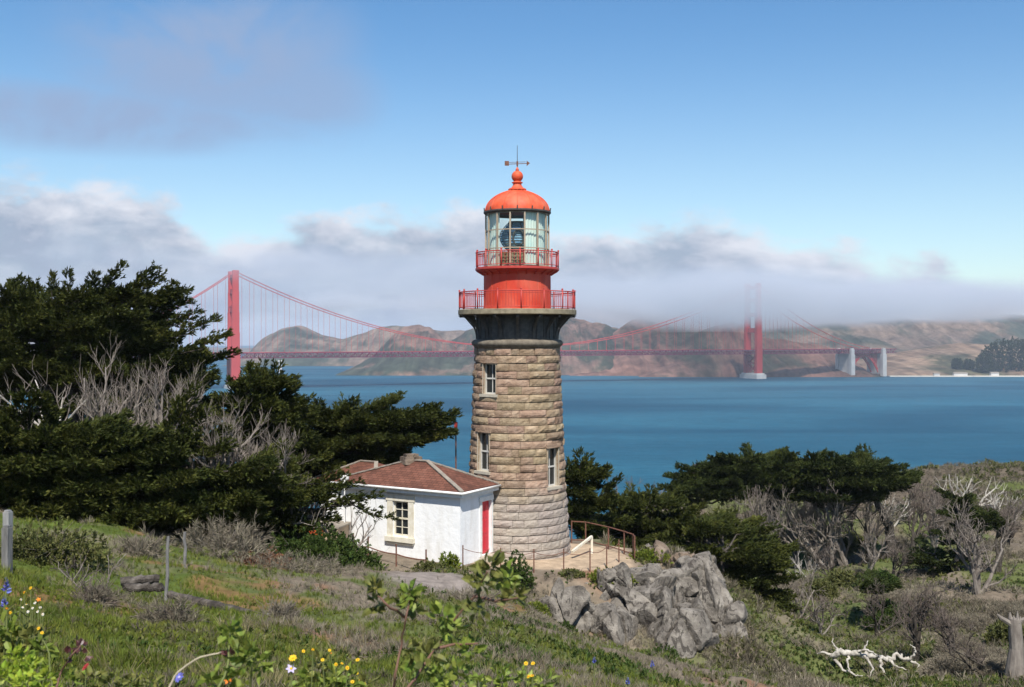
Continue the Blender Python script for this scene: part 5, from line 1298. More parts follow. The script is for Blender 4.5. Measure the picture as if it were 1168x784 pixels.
# ------------------------------------------------------------------ rock outcrop below the platform
_ico = {}
def boulder(c, size, seed, ncut=14, sub=5, rough=.030, rotz=0., cells=15):
    """fractured rock: a ball cut by planes, split into joint blocks with open cracks between them"""
    rng = np.random.default_rng(seed)
    if sub not in _ico:
        import bmesh
        bm = bmesh.new(); bmesh.ops.create_icosphere(bm, subdivisions=sub, radius=1.0); _ico[sub] = (np.array([x.co for x in bm.verts]), np.array([[q.index for q in x.verts] for x in bm.faces])); bm.free()
    v, f = _ico[sub]; v = v.copy()
    for _ in range(ncut):
        n = rng.normal(size=3); n /= np.linalg.norm(n); d = rng.uniform(.58, .88); k = v @ n; e = np.maximum(k - d, 0); v = v - n * (e * .97)[:, None]
    nn = v / np.linalg.norm(v, axis=1)[:, None]
    wv = v + (np.stack([fbm(v * 2.6 + 31 * q + seed, 1, 3, seed + q) for q in range(3)], 1) - .5) * .14
    cp = rng.normal(size=(cells, 3)); cp /= np.linalg.norm(cp, axis=1)[:, None]; cp *= rng.uniform(.65, .95, (cells, 1))
    dd = np.sqrt((((wv[:, None] - cp[None]) * [1.2, 1.05, .82]) ** 2).sum(-1)); o = np.argpartition(dd, 1, 1)[:, :2]; d1 = np.take_along_axis(dd, o, 1).min(1); d2 = np.take_along_axis(dd, o, 1).max(1); own = dd.argmin(1)
    off = rng.uniform(-.10, .06, cells)[own]; tl = rng.normal(0, .24, (cells, 3))[own]; off = off + ((wv - cp[own]) * tl).sum(1)
    crack = np.clip(1 - (d2 - d1) / .075, 0, 1) ** 1.1 * .13 * (vnoise(v * 2.3 + seed, seed) > .28)
    v = v + nn * (off + (fbm(v * 4.0 + seed, 1, 5, seed, .6) - .5) * 2 * rough - crack)[:, None]
    cr, sr = math.cos(rotz), math.sin(rotz); v = v * np.array(size) @ np.array([[cr, sr, 0], [-sr, cr, 0], [0, 0, 1.]])
    return v + np.array(c), f


OC = thing('rock_outcrop', P(740, 735, 46.5), 'large grey lichened rock outcrop below the lighthouse platform', 'rock')
def rock_part(px, py, D, rx, ry, rd, seed, m='rock', rz=0., **kw):
    c = P(px, py, D); k = D / F; g = Geo(); v, f = boulder(c, (rx * k, rd, ry * k), seed, rotz=rz, sub=6, **kw); g.add(v, f); return build('rock_face', g, M[m], OC, smooth=False)
for a in [(652, 700, 44.6, 36, 50, 1.5, 1), (700, 728, 44.8, 46, 46, 1.5, 2), (690, 690, 46.6, 34, 34, 1.3, 3), (735, 712, 45.6, 44, 56, 1.7, 4), (770, 735, 44.9, 46, 60, 1.7, 5), (772, 680, 46.8, 46, 44, 1.6, 6), (812, 722, 46.4, 34, 66, 1.9, 7), (745, 672, 47.3, 36, 30, 1.3, 8), (718, 672, 47.2, 26, 26, 1.1, 9), (800, 668, 47.6, 30, 36, 1.5, 10), (830, 738, 46.0, 18, 44, 1.3, 11), (790, 765, 44.8, 40, 32, 1.4, 12), (640, 690, 46.2, 20, 32, 1.0, 13), (750, 756, 44.2, 40, 30, 1.3, 19)]:
    px, py, D, rx, ry, rd, sd = a; rock_part(px, py, D, rx, ry, rd, 500 + sd, rz=sd * .9)
for lab, px, py, D, rx, ry, rd, sd, m in [
    ('tan blocky boulder on top of the outcrop, nearest the gully cypress', 776, 642, 50.4, 24, 20, .9, 21, 'rock_tan'), ('rounded tan boulder on the outcrop crest right of the yellow-green cushion plant', 748, 637, 51, 20, 16, .8, 22, 'rock_tan'),
    ('pale grey boulder just behind the guard railing end', 738, 630, 52.6, 13, 10, .5, 23, 'rock'), ('round grey boulder alone at the left top of the outcrop', 667, 669, 46.6, 13, 11, .5, 24, 'rock'),
    ('leaning grey slab boulder left of the dark cleft', 692, 668, 46.3, 14, 20, .6, 25, 'rock'), ('grey wedge boulder on the upper edge of the outcrop', 712, 664, 46.5, 15, 22, .7, 26, 'rock'),
    ('small tan boulder low on the outcrop crest beside the cypress', 806, 652, 49.6, 14, 12, .7, 27, 'rock_tan')]:
    c = P(px, py, D); k = D / F; g = Geo(); v, f = boulder(c, (rx * k, rd, ry * k), 500 + sd, rotz=sd * .7, sub=5, cells=5); g.add(v, f)
    build('boulder', g, M[m], origin=c, label=lab, cat='rock', group='boulders on the outcrop')

# ------------------------------------------------------------------ shrubs round the cottage and outcrop
shrub('shrub', 'dark green rounded shrub in front of the cottage, left of the low fence', 345, 664, 44, 62, 48, 'scrub_green', 601, lumps=8)
shrub('shrub', 'dark green shrub against the cottage fence, right half of the hedge-like pair', 402, 662, 44.6, 40, 34, 'scrub_green', 602, lumps=6)
shrub('shrub', 'dense dark green ball bush beside the tower path', 588, 664, 45.2, 20, 34, 'scrub_green', 603, lumps=3, tsz=.17)
shrub('shrub', 'small yellow-green bush at the front corner of the cottage', 511, 648, 46.4, 11, 22, 'scrub_yellow', 604, lumps=3, tsz=.18)
shrub('shrub', 'low light green plant at the doorstep end of the cottage wall', 492, 655, 45.4, 20, 12, 'scrub_olive', 605, lumps=4, tsz=.18)
shrub('shrub', 'bright yellow-green cushion plant below the path posts', 697, 657, 46.8, 28, 14, 'scrub_yellow', 606, lumps=5, tsz=.16)
shrub('shrub', 'bright green cushion plant at the right end of the railing', 744, 638, 50.3, 22, 12, 'scrub_yellow', 607, lumps=4, tsz=.16)
shrub('shrub', 'small olive cushion plant left of the yellow-green one', 650, 658, 46.6, 13, 7, 'scrub_olive', 608, lumps=3, tsz=.15)
shrub('shrub', 'small green bush tucked in the foot of the outcrop', 757, 735, 42.6, 17, 20, 'scrub_green', 609, lumps=3, tsz=.16)
shrub('shrub', 'small green bush on the left face of the outcrop', 643, 716, 43.4, 14, 12, 'scrub_green', 610, lumps=3, tsz=.15)
shrub('shrub', 'yellow-green clump on the rusty soil below the ball bush', 612, 700, 41.5, 14, 16, 'scrub_yellow', 611, lumps=3, tsz=.16)
shrub('heath_patch', 'rust-red heath mound left of the dark green shrubs', 294, 664, 39.5, 36, 17, 'heath_rust', 612, lumps=5, tsz=.18, twig='twig_brown')
shrub('brush_mound', 'pinkish grey leafless brush mound in front of the dark cypresses', 254, 642, 39, 52, 46, 'brush', 613, temps=T_TWIG, tsz=.42, lumps=7, twig='twig_grey')
shrub('brush_mound', 'grey-brown brush drift on the slope right of the rust heath', 345, 676, 37.5, 46, 20, 'brush', 614, temps=T_TWIG, tsz=.32, lumps=6, twig='twig_brown')
shrub('brush_mound', 'yellowish olive bush at the left edge behind the square post', 55, 640, 29, 66, 46, 'scrub_olive', 615, lumps=7, tsz=.17, twig='twig_grey')
shrub('brush_mound', 'tangle of pale dead brush under the lower left cypress', 160, 634, 35, 34, 24, 'brush', 616, temps=T_TWIG, tsz=.40, lumps=5, twig='twig_grey')
shrub('brush_mound', 'brown brush clump in the grass right of the leaning pole', 196, 735, 18, 30, 34, 'brush', 617, temps=T_TWIG, tsz=.22, lumps=4, twig='twig_brown')
shrub('brush_mound', 'brown brush clump below the pair of logs', 105, 705, 20.5, 28, 26, 'brush', 618, temps=T_TWIG, tsz=.22, lumps=4, twig='twig_brown')
shrub('brush_mound', 'grey brush drift beside the bare soil slab', 540, 690, 37, 48, 22, 'brush', 619, temps=T_TWIG, tsz=.30, lumps=6, twig='twig_brown')
shrub('brush_mound', 'brush clump at the right end of the long dark rail', 318, 706, 23, 24, 18, 'brush', 620, temps=T_TWIG, tsz=.2, lumps=4, twig='twig_grey')
# bushes of the right slope
rb = np.random.default_rng(640); used = []
NM = {'brush': 'grey leafless brush bush on the right slope', 'scrub_green': 'dark green bush on the right slope', 'scrub_olive': 'olive green bush on the right slope', 'scrub_yellow': 'yellow-green bush on the right slope'}
pr = {}
for k in range(70):
    px = rb.uniform(850, 1165); py = rb.uniform(575, 780) if k > 12 else rb.uniform(556, 600)
    # find the distance at which the ray meets the slope
    Ds = np.geomspace(36, 230, 400); hz = height((px - CX) / F * Ds, Ds, False); ray = CZ + (HY - py) / F * Ds; hit = np.where(hz > ray)[0]
    if len(hit) == 0 or (915 < px < 1062 and py > 722): continue
    D = Ds[hit[0]]
    if any(abs(px - a) < 13 and abs(py - b) < 9 for a, b in used): continue
    used.append((px, py)); m = rb.choice(['brush', 'brush', 'brush', 'scrub_green', 'scrub_olive'])
    q = P(px, py, D); q[2] = ground(q[0], q[1]); sc = rb.uniform(.7, 1.25) * (1 if D < 120 else 1.3)
    if m not in pr:
        pr[m] = shrub('slope_bush', NM[m], px, py, D, 1.25 * F / D, 1.0 * F / D, m, 650 + len(pr), temps=T_BRUSH if m == 'brush' else T_LEAFY, tsz=.34 if m == 'brush' else .26, n=1600, lumps=5, group=NM[m].replace('bush on', 'bushes on'), twig='twig_brown' if m == 'brush' else None)
    else: copy_thing(pr[m], q, rb.uniform(0, 6.28), (sc * rb.uniform(.8, 1.4), sc, sc * rb.uniform(.7, 1.1)), NM[m])

# ------------------------------------------------------------------ old fence posts and logs on the grass slope
def post(label, px, y0, y1, D, r, square=False, lean=0., mt='wood_post', name='wooden_post'):
    q = P(px, y1, D); q[2] = min(q[2], ground(q[0], q[1])); t = P(px + lean, y0, D); g = Geo()
    if square: g.bar(q - [0, 0, .3], t, r * 2, r * 1.8, up=(.3, 1, 0)); g.bar(t, t + [0, 0, .05], r * 1.5, r * 1.3, up=(.3, 1, 0))
    else: pl = np.linspace(q - [0, 0, .3], t, 7); pl[1:-1, :2] += np.random.default_rng(int(px)).normal(0, .012, (5, 2)); g.tube(pl, np.linspace(r * 1.1, r * .75, 7), 8)
    build(name, g, M[mt], origin=q, label=label, cat='post')
post('thick square grey fence post at the left edge', 8, 602, 662, 24, .085, True, mt='wood_old')
post('grey post top showing above the olive bush at the far left', 9, 584, 610, 31, .10, True)
post('slender leaning pale pole beside the rotting logs', 188, 612, 688, 26, .045, lean=4, mt='wood_old')
post('grey upright post in front of the pinkish brush', 211, 607, 640, 33.5, .055, mt='wood_old')
post('tiny stub post right of the log line', 306, 700, 716, 23, .035)
post('short stake in the grass beneath the logs', 131, 690, 712, 21, .03)
def log(label, a, b, r, D0, D1, seed):
    p, q = P(*a, D0), P(*b, D1); rr = np.random.default_rng(seed); n = 14; pl = np.linspace(p, q, n); pl += rr.normal(0, r * .13, pl.shape)
    pl[:, 2] = np.maximum(pl[:, 2], height(pl[:, 0], pl[:, 1]) + r * .55)
    g = Geo(); g.tube(pl, r * (1 + rr.normal(0, .09, n)), 10); build('fallen_log', g, M['log_dark'], origin=p, label=label, cat='log')
log('upper of two dark rotting logs left of the leaning pole', (137, 664), (182, 660), .11, 26.4, 26.6, 1)
log('lower of two dark rotting logs left of the leaning pole', (142, 671), (186, 670), .10, 26, 26.2, 2)
log('long dark rail lying in grass right of the leaning pole', (193, 678), (286, 702), .10, 26, 24.4, 3)
log('thin dark plank lying on the brush at lower centre', (556, 738), (594, 742), .05, 25.5, 25.2, 4)
bare_tree('dead_branch', 'fallen dead branch with pale limbs on grass left of the logs', 112, 676, 23.5, 52, 60, 330, mats=('bark_grey', 'twig_brown'), minr=.006, nstem=3, kids=(4, 4, 3), levels=2, up=.1, lean=(-.6, 0), cat='branch')
bare_tree('dead_branch', 'low dark dead branch tangle behind the fallen pale branch', 72, 668, 25.5, 36, 50, 331, mats=('bark_dark', 'twig_brown'), minr=.006, nstem=3, kids=(4, 4, 3), levels=2, up=.1, lean=(.5, 0), cat='branch')

# ------------------------------------------------------------------ ground cover nobody could count
def cover(n, D0, D1, u0, u1, rng, keep):
    D = 1 / rng.uniform(1 / D1, 1 / D0, n); u = rng.uniform(u0, u1, n); x = u * D; k = rng.uniform(size=n) < keep(x, D)
    return x[k], D[k]


cr_ = np.random.default_rng(900)
def no_build(x, y): return (np.hypot(x - .25, y - 52) > 3.0) & ~((((x - HA[0]) * ux[0] + (y - HA[1]) * ux[1]) > -.3) & (((x - HA[0]) * ux[0] + (y - HA[1]) * ux[1]) < HL + .3) & (((x - HA[0]) * uy[0] + (y - HA[1]) * uy[1]) > -.3)) & (path_mask(x, y) < .35)
def put(name, temps, x, y, sc, mt, rng, tilt=.35, lab=None):
    z = height(x, y); pos = np.c_[x, y, z - .02]; ax = np.c_[rng.normal(0, tilt, len(x)), rng.normal(0, tilt, len(x)), np.ones(len(x))]
    g = Geo(); scatter(g, temps, pos, ax, sc, rng); return build(name, g, M[mt], kind='stuff')
def gm(x, y): return masks(x, y)
near = lambda x, y: (y < 47) & (x / np.maximum(y, 1) < .2 + .02 * (y - 20) / 10)
x, y = cover(85000, 7.5, 47, -.50, .24, cr_, lambda x, y: np.clip(gm(x, y)[0] * 1.15 + .05, 0, 1) * (1 - gm(x, y)[2]) * no_build(x, y)); n = fbm(np.c_[x, y], .8, 3, 4)
put('grass', T_GRASS, x, y, (.07 + .16 * n) * cr_.uniform(.6, 1.4, len(x)) * (.8 + y / 90), 'grass', cr_)
x, y = cover(42000, 9, 47, -.47, .26, cr_, lambda x, y: np.clip(1 - gm(x, y)[0] * 1.25, 0, 1) * (1 - gm(x, y)[2] * .92) * (1 - gm(x, y)[1] * .6) * no_build(x, y) * smooth01((fbm(np.c_[x, y], .9, 3, 14) - .36) * 8))
put('scrub', T_TWIG, x, y, cr_.uniform(.10, .28, len(x)) * (.7 + y / 60), 'brush', cr_, .5)
x, y = cover(30000, 8, 47, -.47, .26, cr_, lambda x, y: smooth01((fbm(np.c_[x, y], .55, 3, 24) - .50) * 9) * (1 - gm(x, y)[2]) * no_build(x, y) * (.25 + .75 * smooth01((x / y + .12) / .1)))
put('ground_cover', T_LEAFY, x, y, cr_.uniform(.07, .20, len(x)) * (.7 + y / 60), 'scrub_olive', cr_, .5)
x, y = cover(16000, 9, 47, -.10, .28, cr_, lambda x, y: smooth01((fbm(np.c_[x, y], .4, 3, 34) - .50) * 9) * (1 - gm(x, y)[2]) * no_build(x, y))
put('ground_cover', T_LEAFY, x, y, cr_.uniform(.08, .22, len(x)) * (.7 + y / 60), 'scrub_green', cr_, .5)
x = cr_.uniform(.5, 13, 5000); y = cr_.uniform(36, 45.5, 5000); k = (no_build(x, y)) & (fbm(np.c_[x, y], .7, 3, 64) > .40); x, y = x[k], y[k]
put('scrub', T_BRUSH, x, y, cr_.uniform(.18, .42, len(x)), 'brush', cr_, .5)
x = cr_.uniform(.5, 13, 3500); y = cr_.uniform(36, 45, 3500); k = (no_build(x, y)) & (fbm(np.c_[x, y], .6, 3, 65) > .50); x, y = x[k], y[k]
put('ground_cover', T_LEAFY, x, y, cr_.uniform(.12, .30, len(x)), 'scrub_olive', cr_, .5)
for mt_, sd_ in (('scrub_olive', 7), ('brush_dark', 8), ('brush', 9), ('brush_dark', 10)):
    x = cr_.uniform(10, 125, 18000); y = cr_.uniform(120, 200, 18000); k = fbm(np.c_[x, y], .16, 4, 60 + sd_) > (.56 if sd_ == 7 else .46); x, y = x[k], y[k]
    put('brush' if mt_ != 'scrub_olive' else 'ground_cover', T_BRUSH if mt_ != 'scrub_olive' else T_LEAFY, x, y, cr_.uniform(.3, .9, len(x)), mt_, cr_, .5)
# the right slope: grey-brown brush, green turf between
rs = lambda x, y: ((y > 47) | (x / y > .18)) * no_build(x, y)
for mt_, sd_, n_ in (('brush', 1, 24000), ('brush_dark', 2, 26000), ('scrub_olive', 3, 16000)):
    x, y = cover(int(n_ * 1.25), 37, 215, .08, .60, cr_, lambda x, y: rs(x, y) * np.clip(1 - gm(x, y)[0] * 1.05, 0, 1) * smooth01((fbm(np.c_[x, y], .22, 4, 50 + sd_) - .44) * 8))
    put('ground_cover' if mt_ == 'scrub_olive' else 'brush', T_LEAFY if mt_ == 'scrub_olive' else T_BRUSH, x, y, cr_.uniform(.28, .70, len(x)) * (.75 + y / 190) * (.55 if mt_ == 'scrub_olive' else 1), mt_, cr_, .6)
for mt_, sd_ in (('scrub_olive', 4), ('scrub_green', 5), ('grass', 6)):
    x, y = cover(24000, 37, 215, .08, .60, cr_, lambda x, y: rs(x, y) * np.clip(gm(x, y)[0] * 1.2, 0, 1) * smooth01((fbm(np.c_[x, y], .2, 4, 50 + sd_) - .42) * 8))
    put('grass' if mt_ == 'grass' else 'ground_cover', T_GRASS if mt_ == 'grass' else T_LEAFY, x, y, cr_.uniform(.12, .27, len(x)) * (.7 + y / 150) * (1.3 if mt_ == 'grass' else 1), mt_, cr_, .5)
x, y = cover(9000, 50, 120, -.48, .0, cr_, lambda x, y: no_build(x, y) * 1.0)
put('ground_cover', T_LEAFY, x, y, cr_.uniform(.3, .6, len(x)), 'scrub_green', cr_, .5)

for mt_, tm_, sd_, n_, s0_, s1_ in (('scrub_yellow', T_LEAFY, 1, 7000, .07, .16), ('scrub_green', T_LEAFY, 2, 7000, .08, .18), ('straw', T_STRAW, 3, 5000, .16, .42), ('brush_dark', T_BRUSH, 4, 6000, .12, .26), ('leaf_olive', T_LEAFY, 5, 6000, .08, .17)):
    x, y = cover(n_, 8, 30, -.50, .22, cr_, lambda x, y: smooth01((fbm(np.c_[x, y], .75, 3, 80 + sd_) - .49) * 9) * smooth01((30 - y) / 12))
    put('dry_grass' if mt_ == 'straw' else 'ground_cover', tm_, x, y, cr_.uniform(s0_, s1_, len(x)), mt_, cr_, .4)

# ------------------------------------------------------------------ foreground plants
def leaf_geo(g, p, d, n, L, W, fold=.25, mi=0):
    d = d / np.linalg.norm(d); s = np.cross(d, n); s /= np.linalg.norm(s) + 1e-9; u = np.cross(s, d)
    v = [p, p + d * L * .3 + s * W * .45 + u * W * fold, p + d * L * .65 + s * W * .42 + u * W * fold, p + d * L - u * W * .1, p + d * L * .65 - s * W * .42 + u * W * fold, p + d * L * .3 - s * W * .45 + u * W * fold, p + d * L * .33, p + d * L * .66]
    g.add(v, [[0, 1, 6, 6], [0, 6, 5, 5], [1, 2, 7, 6], [6, 7, 4, 5], [2, 3, 7, 7], [7, 3, 4, 4]], mi) if False else g.add(v, [[1, 2, 7, 6], [6, 7, 4, 5]], mi).add(v, [[0, 1, 6], [0, 6, 5], [2, 3, 7], [7, 3, 4]], mi)


def sprig(g, c, r, n, L, rng, mi=0, upb=.3):
    for _ in range(n):
        d = rng.normal(size=3); d[2] += upb; d /= np.linalg.norm(d); p = c + d * r * rng.uniform(.1, 1)
        leaf_geo(g, p, d + rng.normal(0, .4, 3), rng.normal(size=3), L * rng.uniform(.6, 1.2), L * rng.uniform(.45, .7), mi=mi)


def plant(name, label, D, stems, clumps, leaf='leaf', stem='stem_red', L=.045, cat='plant', seed=0, sr=.0036, group=None):
    """stems: pixel polylines at distance D (first point runs down to the soil); clumps: (px, py, radius px, leaves, dD)"""
    rng = np.random.default_rng(7000 + seed); b = P(*stems[0][0], D); gz = ground(b[0], D); base = np.array([b[0], D, min(gz, b[2] - .05)])
    root = thing(name, base, label, cat, group)
    for i, st in enumerate(stems):
        pts = [P(px, py, D + .05 * rng.normal()) for px, py in st]
        if i == 0 or st[0][1] >= 780: z0 = ground(pts[0][0], pts[0][1]); pts = [np.array([pts[0][0], pts[0][1], min(z0, pts[0][2] - .02) - .05])] + pts
        pts = np.array(pts); tt = np.linspace(0, len(pts) - 1, 4 * (len(pts) - 1) + 1); pl = np.stack([np.interp(tt, np.arange(len(pts)), pts[:, k]) for k in range(3)], 1); pl[1:-1] += rng.normal(0, sr * .5, pl[1:-1].shape)
        g = Geo(); g.tube(pl, np.linspace(sr * 1.5, sr * .7, len(pl)), 6); build('stem', g, M[stem], root, smooth=True)
    for px, py, r, n, dd in clumps:
        g = Geo(); sprig(g, P(px, py, D + dd), r / F * D * .85, int(n * 1.6), L * 1.12, rng); build('leaf_cluster', g, M['leaf' if leaf == 'leaf_olive' and rng.uniform() < .5 else leaf], root)
    return root


def daisy(name, label, px, py, D, rpx, mt, centre, root=None, stem_mt='stem_green', seed=0, group=None, npet=11, face=(0, -.75, .65), cat='flower'):
    rng = np.random.default_rng(9000 + seed); c = P(px, py, D); r = rpx / F * D; b = np.array([c[0] + rng.normal(0, .03), c[1] + .02, ground(c[0], c[1]) - .03])
    t = thing(name, b + [0, 0, .03], label, cat, group)
    g = Geo(); g.tube([b, (b + c) / 2 + [rng.normal(0, .015), 0, 0], c - [0, 0, .004]], [.004, .003, .0025], 5); build('stem', g, M[stem_mt], t)
    n = np.array(face) + rng.normal(0, .38, 3); n /= np.linalg.norm(n); s = np.cross(n, [0, 0, 1.]); s /= np.linalg.norm(s); u = np.cross(s, n); g = Geo()
    for k in range(npet):
        a = k * 2 * math.pi / npet + rng.normal(0, .08); d = s * math.cos(a) + u * math.sin(a) + n * .18; leaf_geo(g, c, d, n, r, r * .55, .1)
    build('petals', g, M[mt], t)
    g = Geo(); g.lathe([(0, .004), (r * .2, .003), (r * .26, 0), (r * .2, -.003)], 8); v = g.v[0] @ np.stack([s, u, n]) + c + n * .003; g.v[0] = v; build('disc', g, M[centre], t)
    return t


plant('leafy_branch', 'tall reddish branch with olive leaf clusters reaching up at lower centre', 3.6, [[(462, 790), (478, 768), (497, 738), (520, 706), (544, 676), (556, 652)], [(497, 740), (520, 735), (545, 734)], [(540, 680), (565, 686), (590, 682)]],
      [(560, 648, 14, 15, 0), (548, 664, 12, 12, -.05), (578, 660, 12, 11, .05), (585, 680, 12, 11, 0), (545, 694, 11, 11, -.05), (506, 706, 10, 9, 0), (512, 720, 11, 12, .05), (537, 740, 13, 14, 0), (488, 748, 11, 9, -.05), (505, 774, 16, 20, .05), (528, 774, 12, 10, 0), (472, 742, 9, 7, 0)], 'leaf_olive', seed=1, L=.042)
plant('leafy_branch', 'upright reddish branch left of the tallest one, two dark leaf clusters at its top', 3.7, [[(448, 790), (452, 770), (458, 735), (464, 700), (468, 678)], [(463, 705), (440, 690), (431, 680)]],
      [(467, 678, 12, 14, 0), (466, 692, 11, 10, .05), (428, 672, 10, 10, 0), (432, 688, 11, 11, .05), (480, 762, 10, 8, 0)], 'leaf_olive', seed=2, L=.042)
plant('dry_stem', 'arching pale dry stem at lower left', 4.0, [[(190, 790), (203, 766), (222, 752), (248, 745), (262, 748)]], [(262, 751, 7, 4, 0)], 'leaf_maroon', 'stem_pale', seed=3, L=.04)
plant('leafy_plant', 'pale green leafy plant at lower left centre with drooping leaves', 3.8, [[(248, 790), (258, 765), (262, 735), (262, 722)], [(258, 770), (275, 758), (288, 748)], [(285, 790), (288, 760), (292, 745)]],
      [(262, 722, 13, 13, 0), (284, 750, 12, 12, 0), (296, 756, 11, 10, .05), (240, 778, 12, 10, 0), (270, 772, 10, 8, 0)], 'leaf', 'stem_green', seed=4, L=.045)
plant('leafy_plant', 'lime green leafy plant in the bottom left corner', 4.2, [[(20, 790), (22, 765), (24, 748)], [(45, 790), (48, 775), (50, 762)], [(5, 790), (8, 765)]],
      [(18, 752, 14, 26, 0), (34, 762, 15, 26, -.1), (10, 772, 16, 24, -.1), (28, 780, 18, 26, -.2), (50, 776, 14, 20, 0)], 'leaf_lime', 'stem_green', seed=5, L=.030)
plant('leafy_plant', 'dark maroon-leaved sprig rising beside the lime plant', 4.3, [[(62, 790), (70, 766), (82, 748), (92, 736)]], [(80, 748, 7, 5, 0), (92, 739, 7, 5, 0), (97, 748, 5, 3, 0)], 'leaf_maroon', 'stem_red', seed=6, L=.035)
plant('leafy_plant', 'green weedy plant with arching stalks at left edge under the yellow flowers', 5.0, [[(3, 790), (6, 730), (12, 705), (22, 697), (32, 704)], [(20, 790), (24, 740), (28, 715), (20, 698)], [(60, 790), (56, 745), (46, 722)]],
      [(8, 720, 14, 16, 0), (22, 728, 14, 16, .1), (38, 730, 13, 14, 0), (46, 742, 12, 12, 0), (10, 742, 14, 14, .1)], 'leaf_olive', 'stem_green', seed=7, L=.055)
plant('leafy_plant', 'grey-green weedy plant under the yellow flower patch', 5.2, [[(365, 790), (368, 770), (366, 756)], [(385, 790), (384, 772)], [(405, 790), (402, 775)]], [(366, 760, 16, 16, 0), (382, 774, 16, 18, 0), (400, 780, 16, 18, 0), (350, 778, 15, 14, 0), (415, 782, 12, 10, .1)], 'leaf_olive', 'stem_green', seed=8, L=.05)
plant('leafy_plant', 'low green leafy clump at bottom centre right', 5.4, [[(540, 790), (542, 776)], [(575, 790), (572, 776)], [(600, 790), (598, 772)]], [(545, 780, 14, 14, 0), (572, 778, 15, 15, 0), (598, 776, 14, 13, 0), (620, 782, 13, 10, 0)], 'leaf', 'stem_green', seed=9, L=.05)
plant('leafy_plant', 'low leafy clump at bottom between the lime plant and the dry stem', 5.6, [[(110, 790), (112, 775)], [(140, 790), (138, 778)], [(165, 790), (168, 776)]], [(100, 778, 15, 14, 0), (125, 780, 14, 14, 0), (150, 780, 13, 12, .1), (172, 780, 12, 9, .1), (80, 776, 13, 12, 0)], 'leaf_olive', 'stem_green', seed=10, L=.05)
yl = [(357, 741, 'highest'), (378, 746, ''), (346, 743, ''), (390, 757, ''), (396, 762, ''), (383, 758, ''), (407, 768, ''), (411, 774, ''), (402, 778, ''), (393, 780, ''), (354, 775, ''), (408, 753, ''), (368, 753, ''), (376, 742, ''), (415, 781, '')]
for i, (px, py, s) in enumerate(yl):
    daisy('yellow_flower', 'yellow daisy-like flower at the top of the patch, lower centre left' if s else 'yellow daisy-like flower in the patch left of the reddish branches', px, py, 5.1 + .08 * (i % 4), 1.9 + 1.2 * ((i * 37) % 10) / 10, 'petal_yellow', 'petal_orange', seed=i, group='yellow flowers in the lower centre patch')
for i, (px, py) in enumerate(((600, 757), (608, 757), (607, 771), (603, 772))):
    daisy('yellow_flower', 'small yellow flower at bottom centre right of the leafy branches', px, py, 5.3, 2.7, 'petal_yellow', 'petal_orange', seed=30 + i, group='yellow flowers at bottom centre')
for i, (px, py) in enumerate(((8, 694), (35, 671), (44, 717), (28, 676), (12, 699), (48, 722))):
    daisy('yellow_flower', 'yellow flower among weeds at the lower left edge', px, py, 5.0, 2.2, 'petal_yellow', 'petal_orange', seed=40 + i, group='yellow flowers at the left edge')
daisy('lilac_flower', 'pale lilac flower left of the yellow patch', 332, 763, 4.9, 6.5, 'petal_lilac', 'petal_yellow', seed=50, npet=6)
daisy('yellow_flower', 'lemon yellow bloom above the pale lilac flower', 334, 751, 4.9, 5, 'petal_yellow', 'petal_yellow', seed=51)
daisy('blue_flower', 'blue-violet flower at the bottom left of the pale leafy plant', 205, 773, 4.2, 7, 'petal_blue', 'petal_lilac', seed=52, npet=9)
daisy('orange_flower', 'single orange poppy at the bottom of the pale leafy plant', 261, 776, 4.0, 6.5, 'petal_orange', 'petal_yellow', seed=53, npet=5)
daisy('red_flower', 'dark red round bud right of the maroon leaves', 98, 761, 4.6, 5.5, 'petal_red', 'petal_red', seed=54, npet=14)
daisy('orange_flower', 'small orange flower in the grass at left', 44, 684, 7.0, 3, 'petal_orange', 'petal_yellow', seed=55, npet=5)
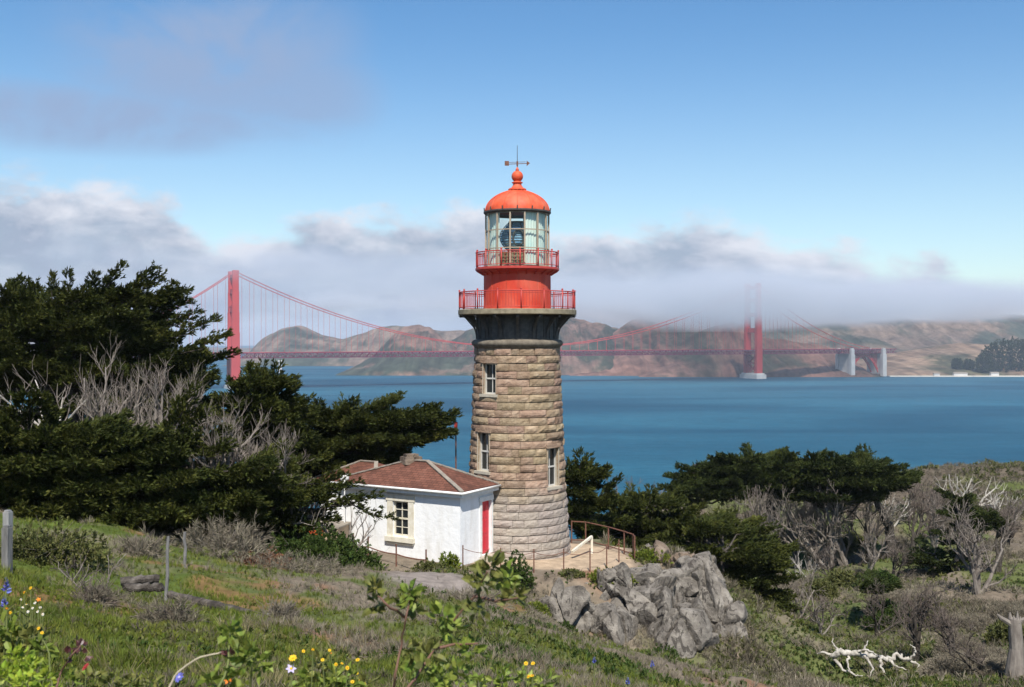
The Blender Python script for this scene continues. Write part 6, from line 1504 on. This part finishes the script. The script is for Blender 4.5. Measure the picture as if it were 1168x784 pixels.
# lupine spikes and the white umbels
for i, (px, y0, y1, D, lab) in enumerate(((7, 658, 676, 5.6, 'blue lupine spike at left edge below the square post'), (5, 678, 692, 5.5, 'dark blue lupine spike at left edge, lower of the two'), (678, 748, 757, 14, 'small violet lupine in the scrub below the outcrop'), (716, 771, 782, 12, 'violet lupine at bottom edge below the outcrop'), (744, 752, 762, 14, 'faint violet lupine right of the green scrub'))):
    rng = np.random.default_rng(60 + i); c0, c1 = P(px, y1, D), P(px, y0, D); gb = np.array([c0[0], c0[1], ground(c0[0], c0[1]) - .05]); t = thing('lupine', gb, lab, 'flower')
    g = Geo(); g.tube([gb, c0, c1], [.006, .005, .003], 5); build('stem', g, M['stem_green'], t)
    g = Geo(); h = c1[2] - c0[2]
    for k in range(46):
        f = rng.uniform(0, 1); d = rng.normal(size=3); d[2] = .5; d /= np.linalg.norm(d); leaf_geo(g, c0 + [0, 0, h * f], d, rng.normal(size=3), h * .34 * (1.15 - f), h * .2 * (1.15 - f))
    build('blossom_spike', g, M['petal_blue'], t)
for i, (px, py) in enumerate(((24, 684), (30, 690), (37, 694), (43, 698), (49, 701), (40, 688), (32, 698), (26, 693), (46, 693))):
    daisy('white_flower', 'tiny white flower of the cluster at lower left', px, py, 6.2 + .05 * i, 1.9, 'petal_white', 'petal_yellow', seed=70 + i, group='white flowers at lower left', npet=6)

# ------------------------------------------------------------------ dark tree belt on the far shore
bt = np.random.default_rng(33)
for i, (px, py, r) in enumerate(((1122, 421, 10), (1132, 417, 15), (1143, 418, 19), (1154, 418, 20), (1165, 418, 19), (1176, 419, 18), (1105, 420, 5), (1092, 420, 6))):
    D = 2790 + i * 6; q = P(px, py, D); k = D / F; gt, gc = Geo(), Geo(); h = r * k * 1.3; t = thing('shore_tree', q, ['rounded dark tree at the left end of the shore tree belt', 'dark tree second from the left in the shore tree belt', 'tall dark tree in the middle of the shore tree belt', 'tallest dark tree of the shore belt near the right edge', 'dark tree of the shore belt at the right edge', 'dark tree half outside the right edge on the far shore', 'small dark tree alone on the shore slope, right of another', 'small dark tree alone on the shore slope, leftmost'][i], 'tree')
    gt.tube([q - [0, 0, 12], q + [0, 0, h * .5]], [2, 1], 6); build('trunk', gt, M['bark_dark'], t)
    n = 340; v = bt.normal(size=(n, 3)); v /= np.linalg.norm(v, axis=1)[:, None]; p = q + [0, 0, h * .45] + v * bt.uniform(.3, 1, (n, 1)) ** .4 * [r * k * .8, r * k * .8, h * .75] * (1 + .3 * (fbm(v * 2 + i * 5, 1, 3, i) - .5))[:, None]
    scatter(gc, T_LEAFY, p, v + [0, 0, .5], bt.uniform(5, 10, n), bt); build('crown', gc, M['cypress_far'], t)
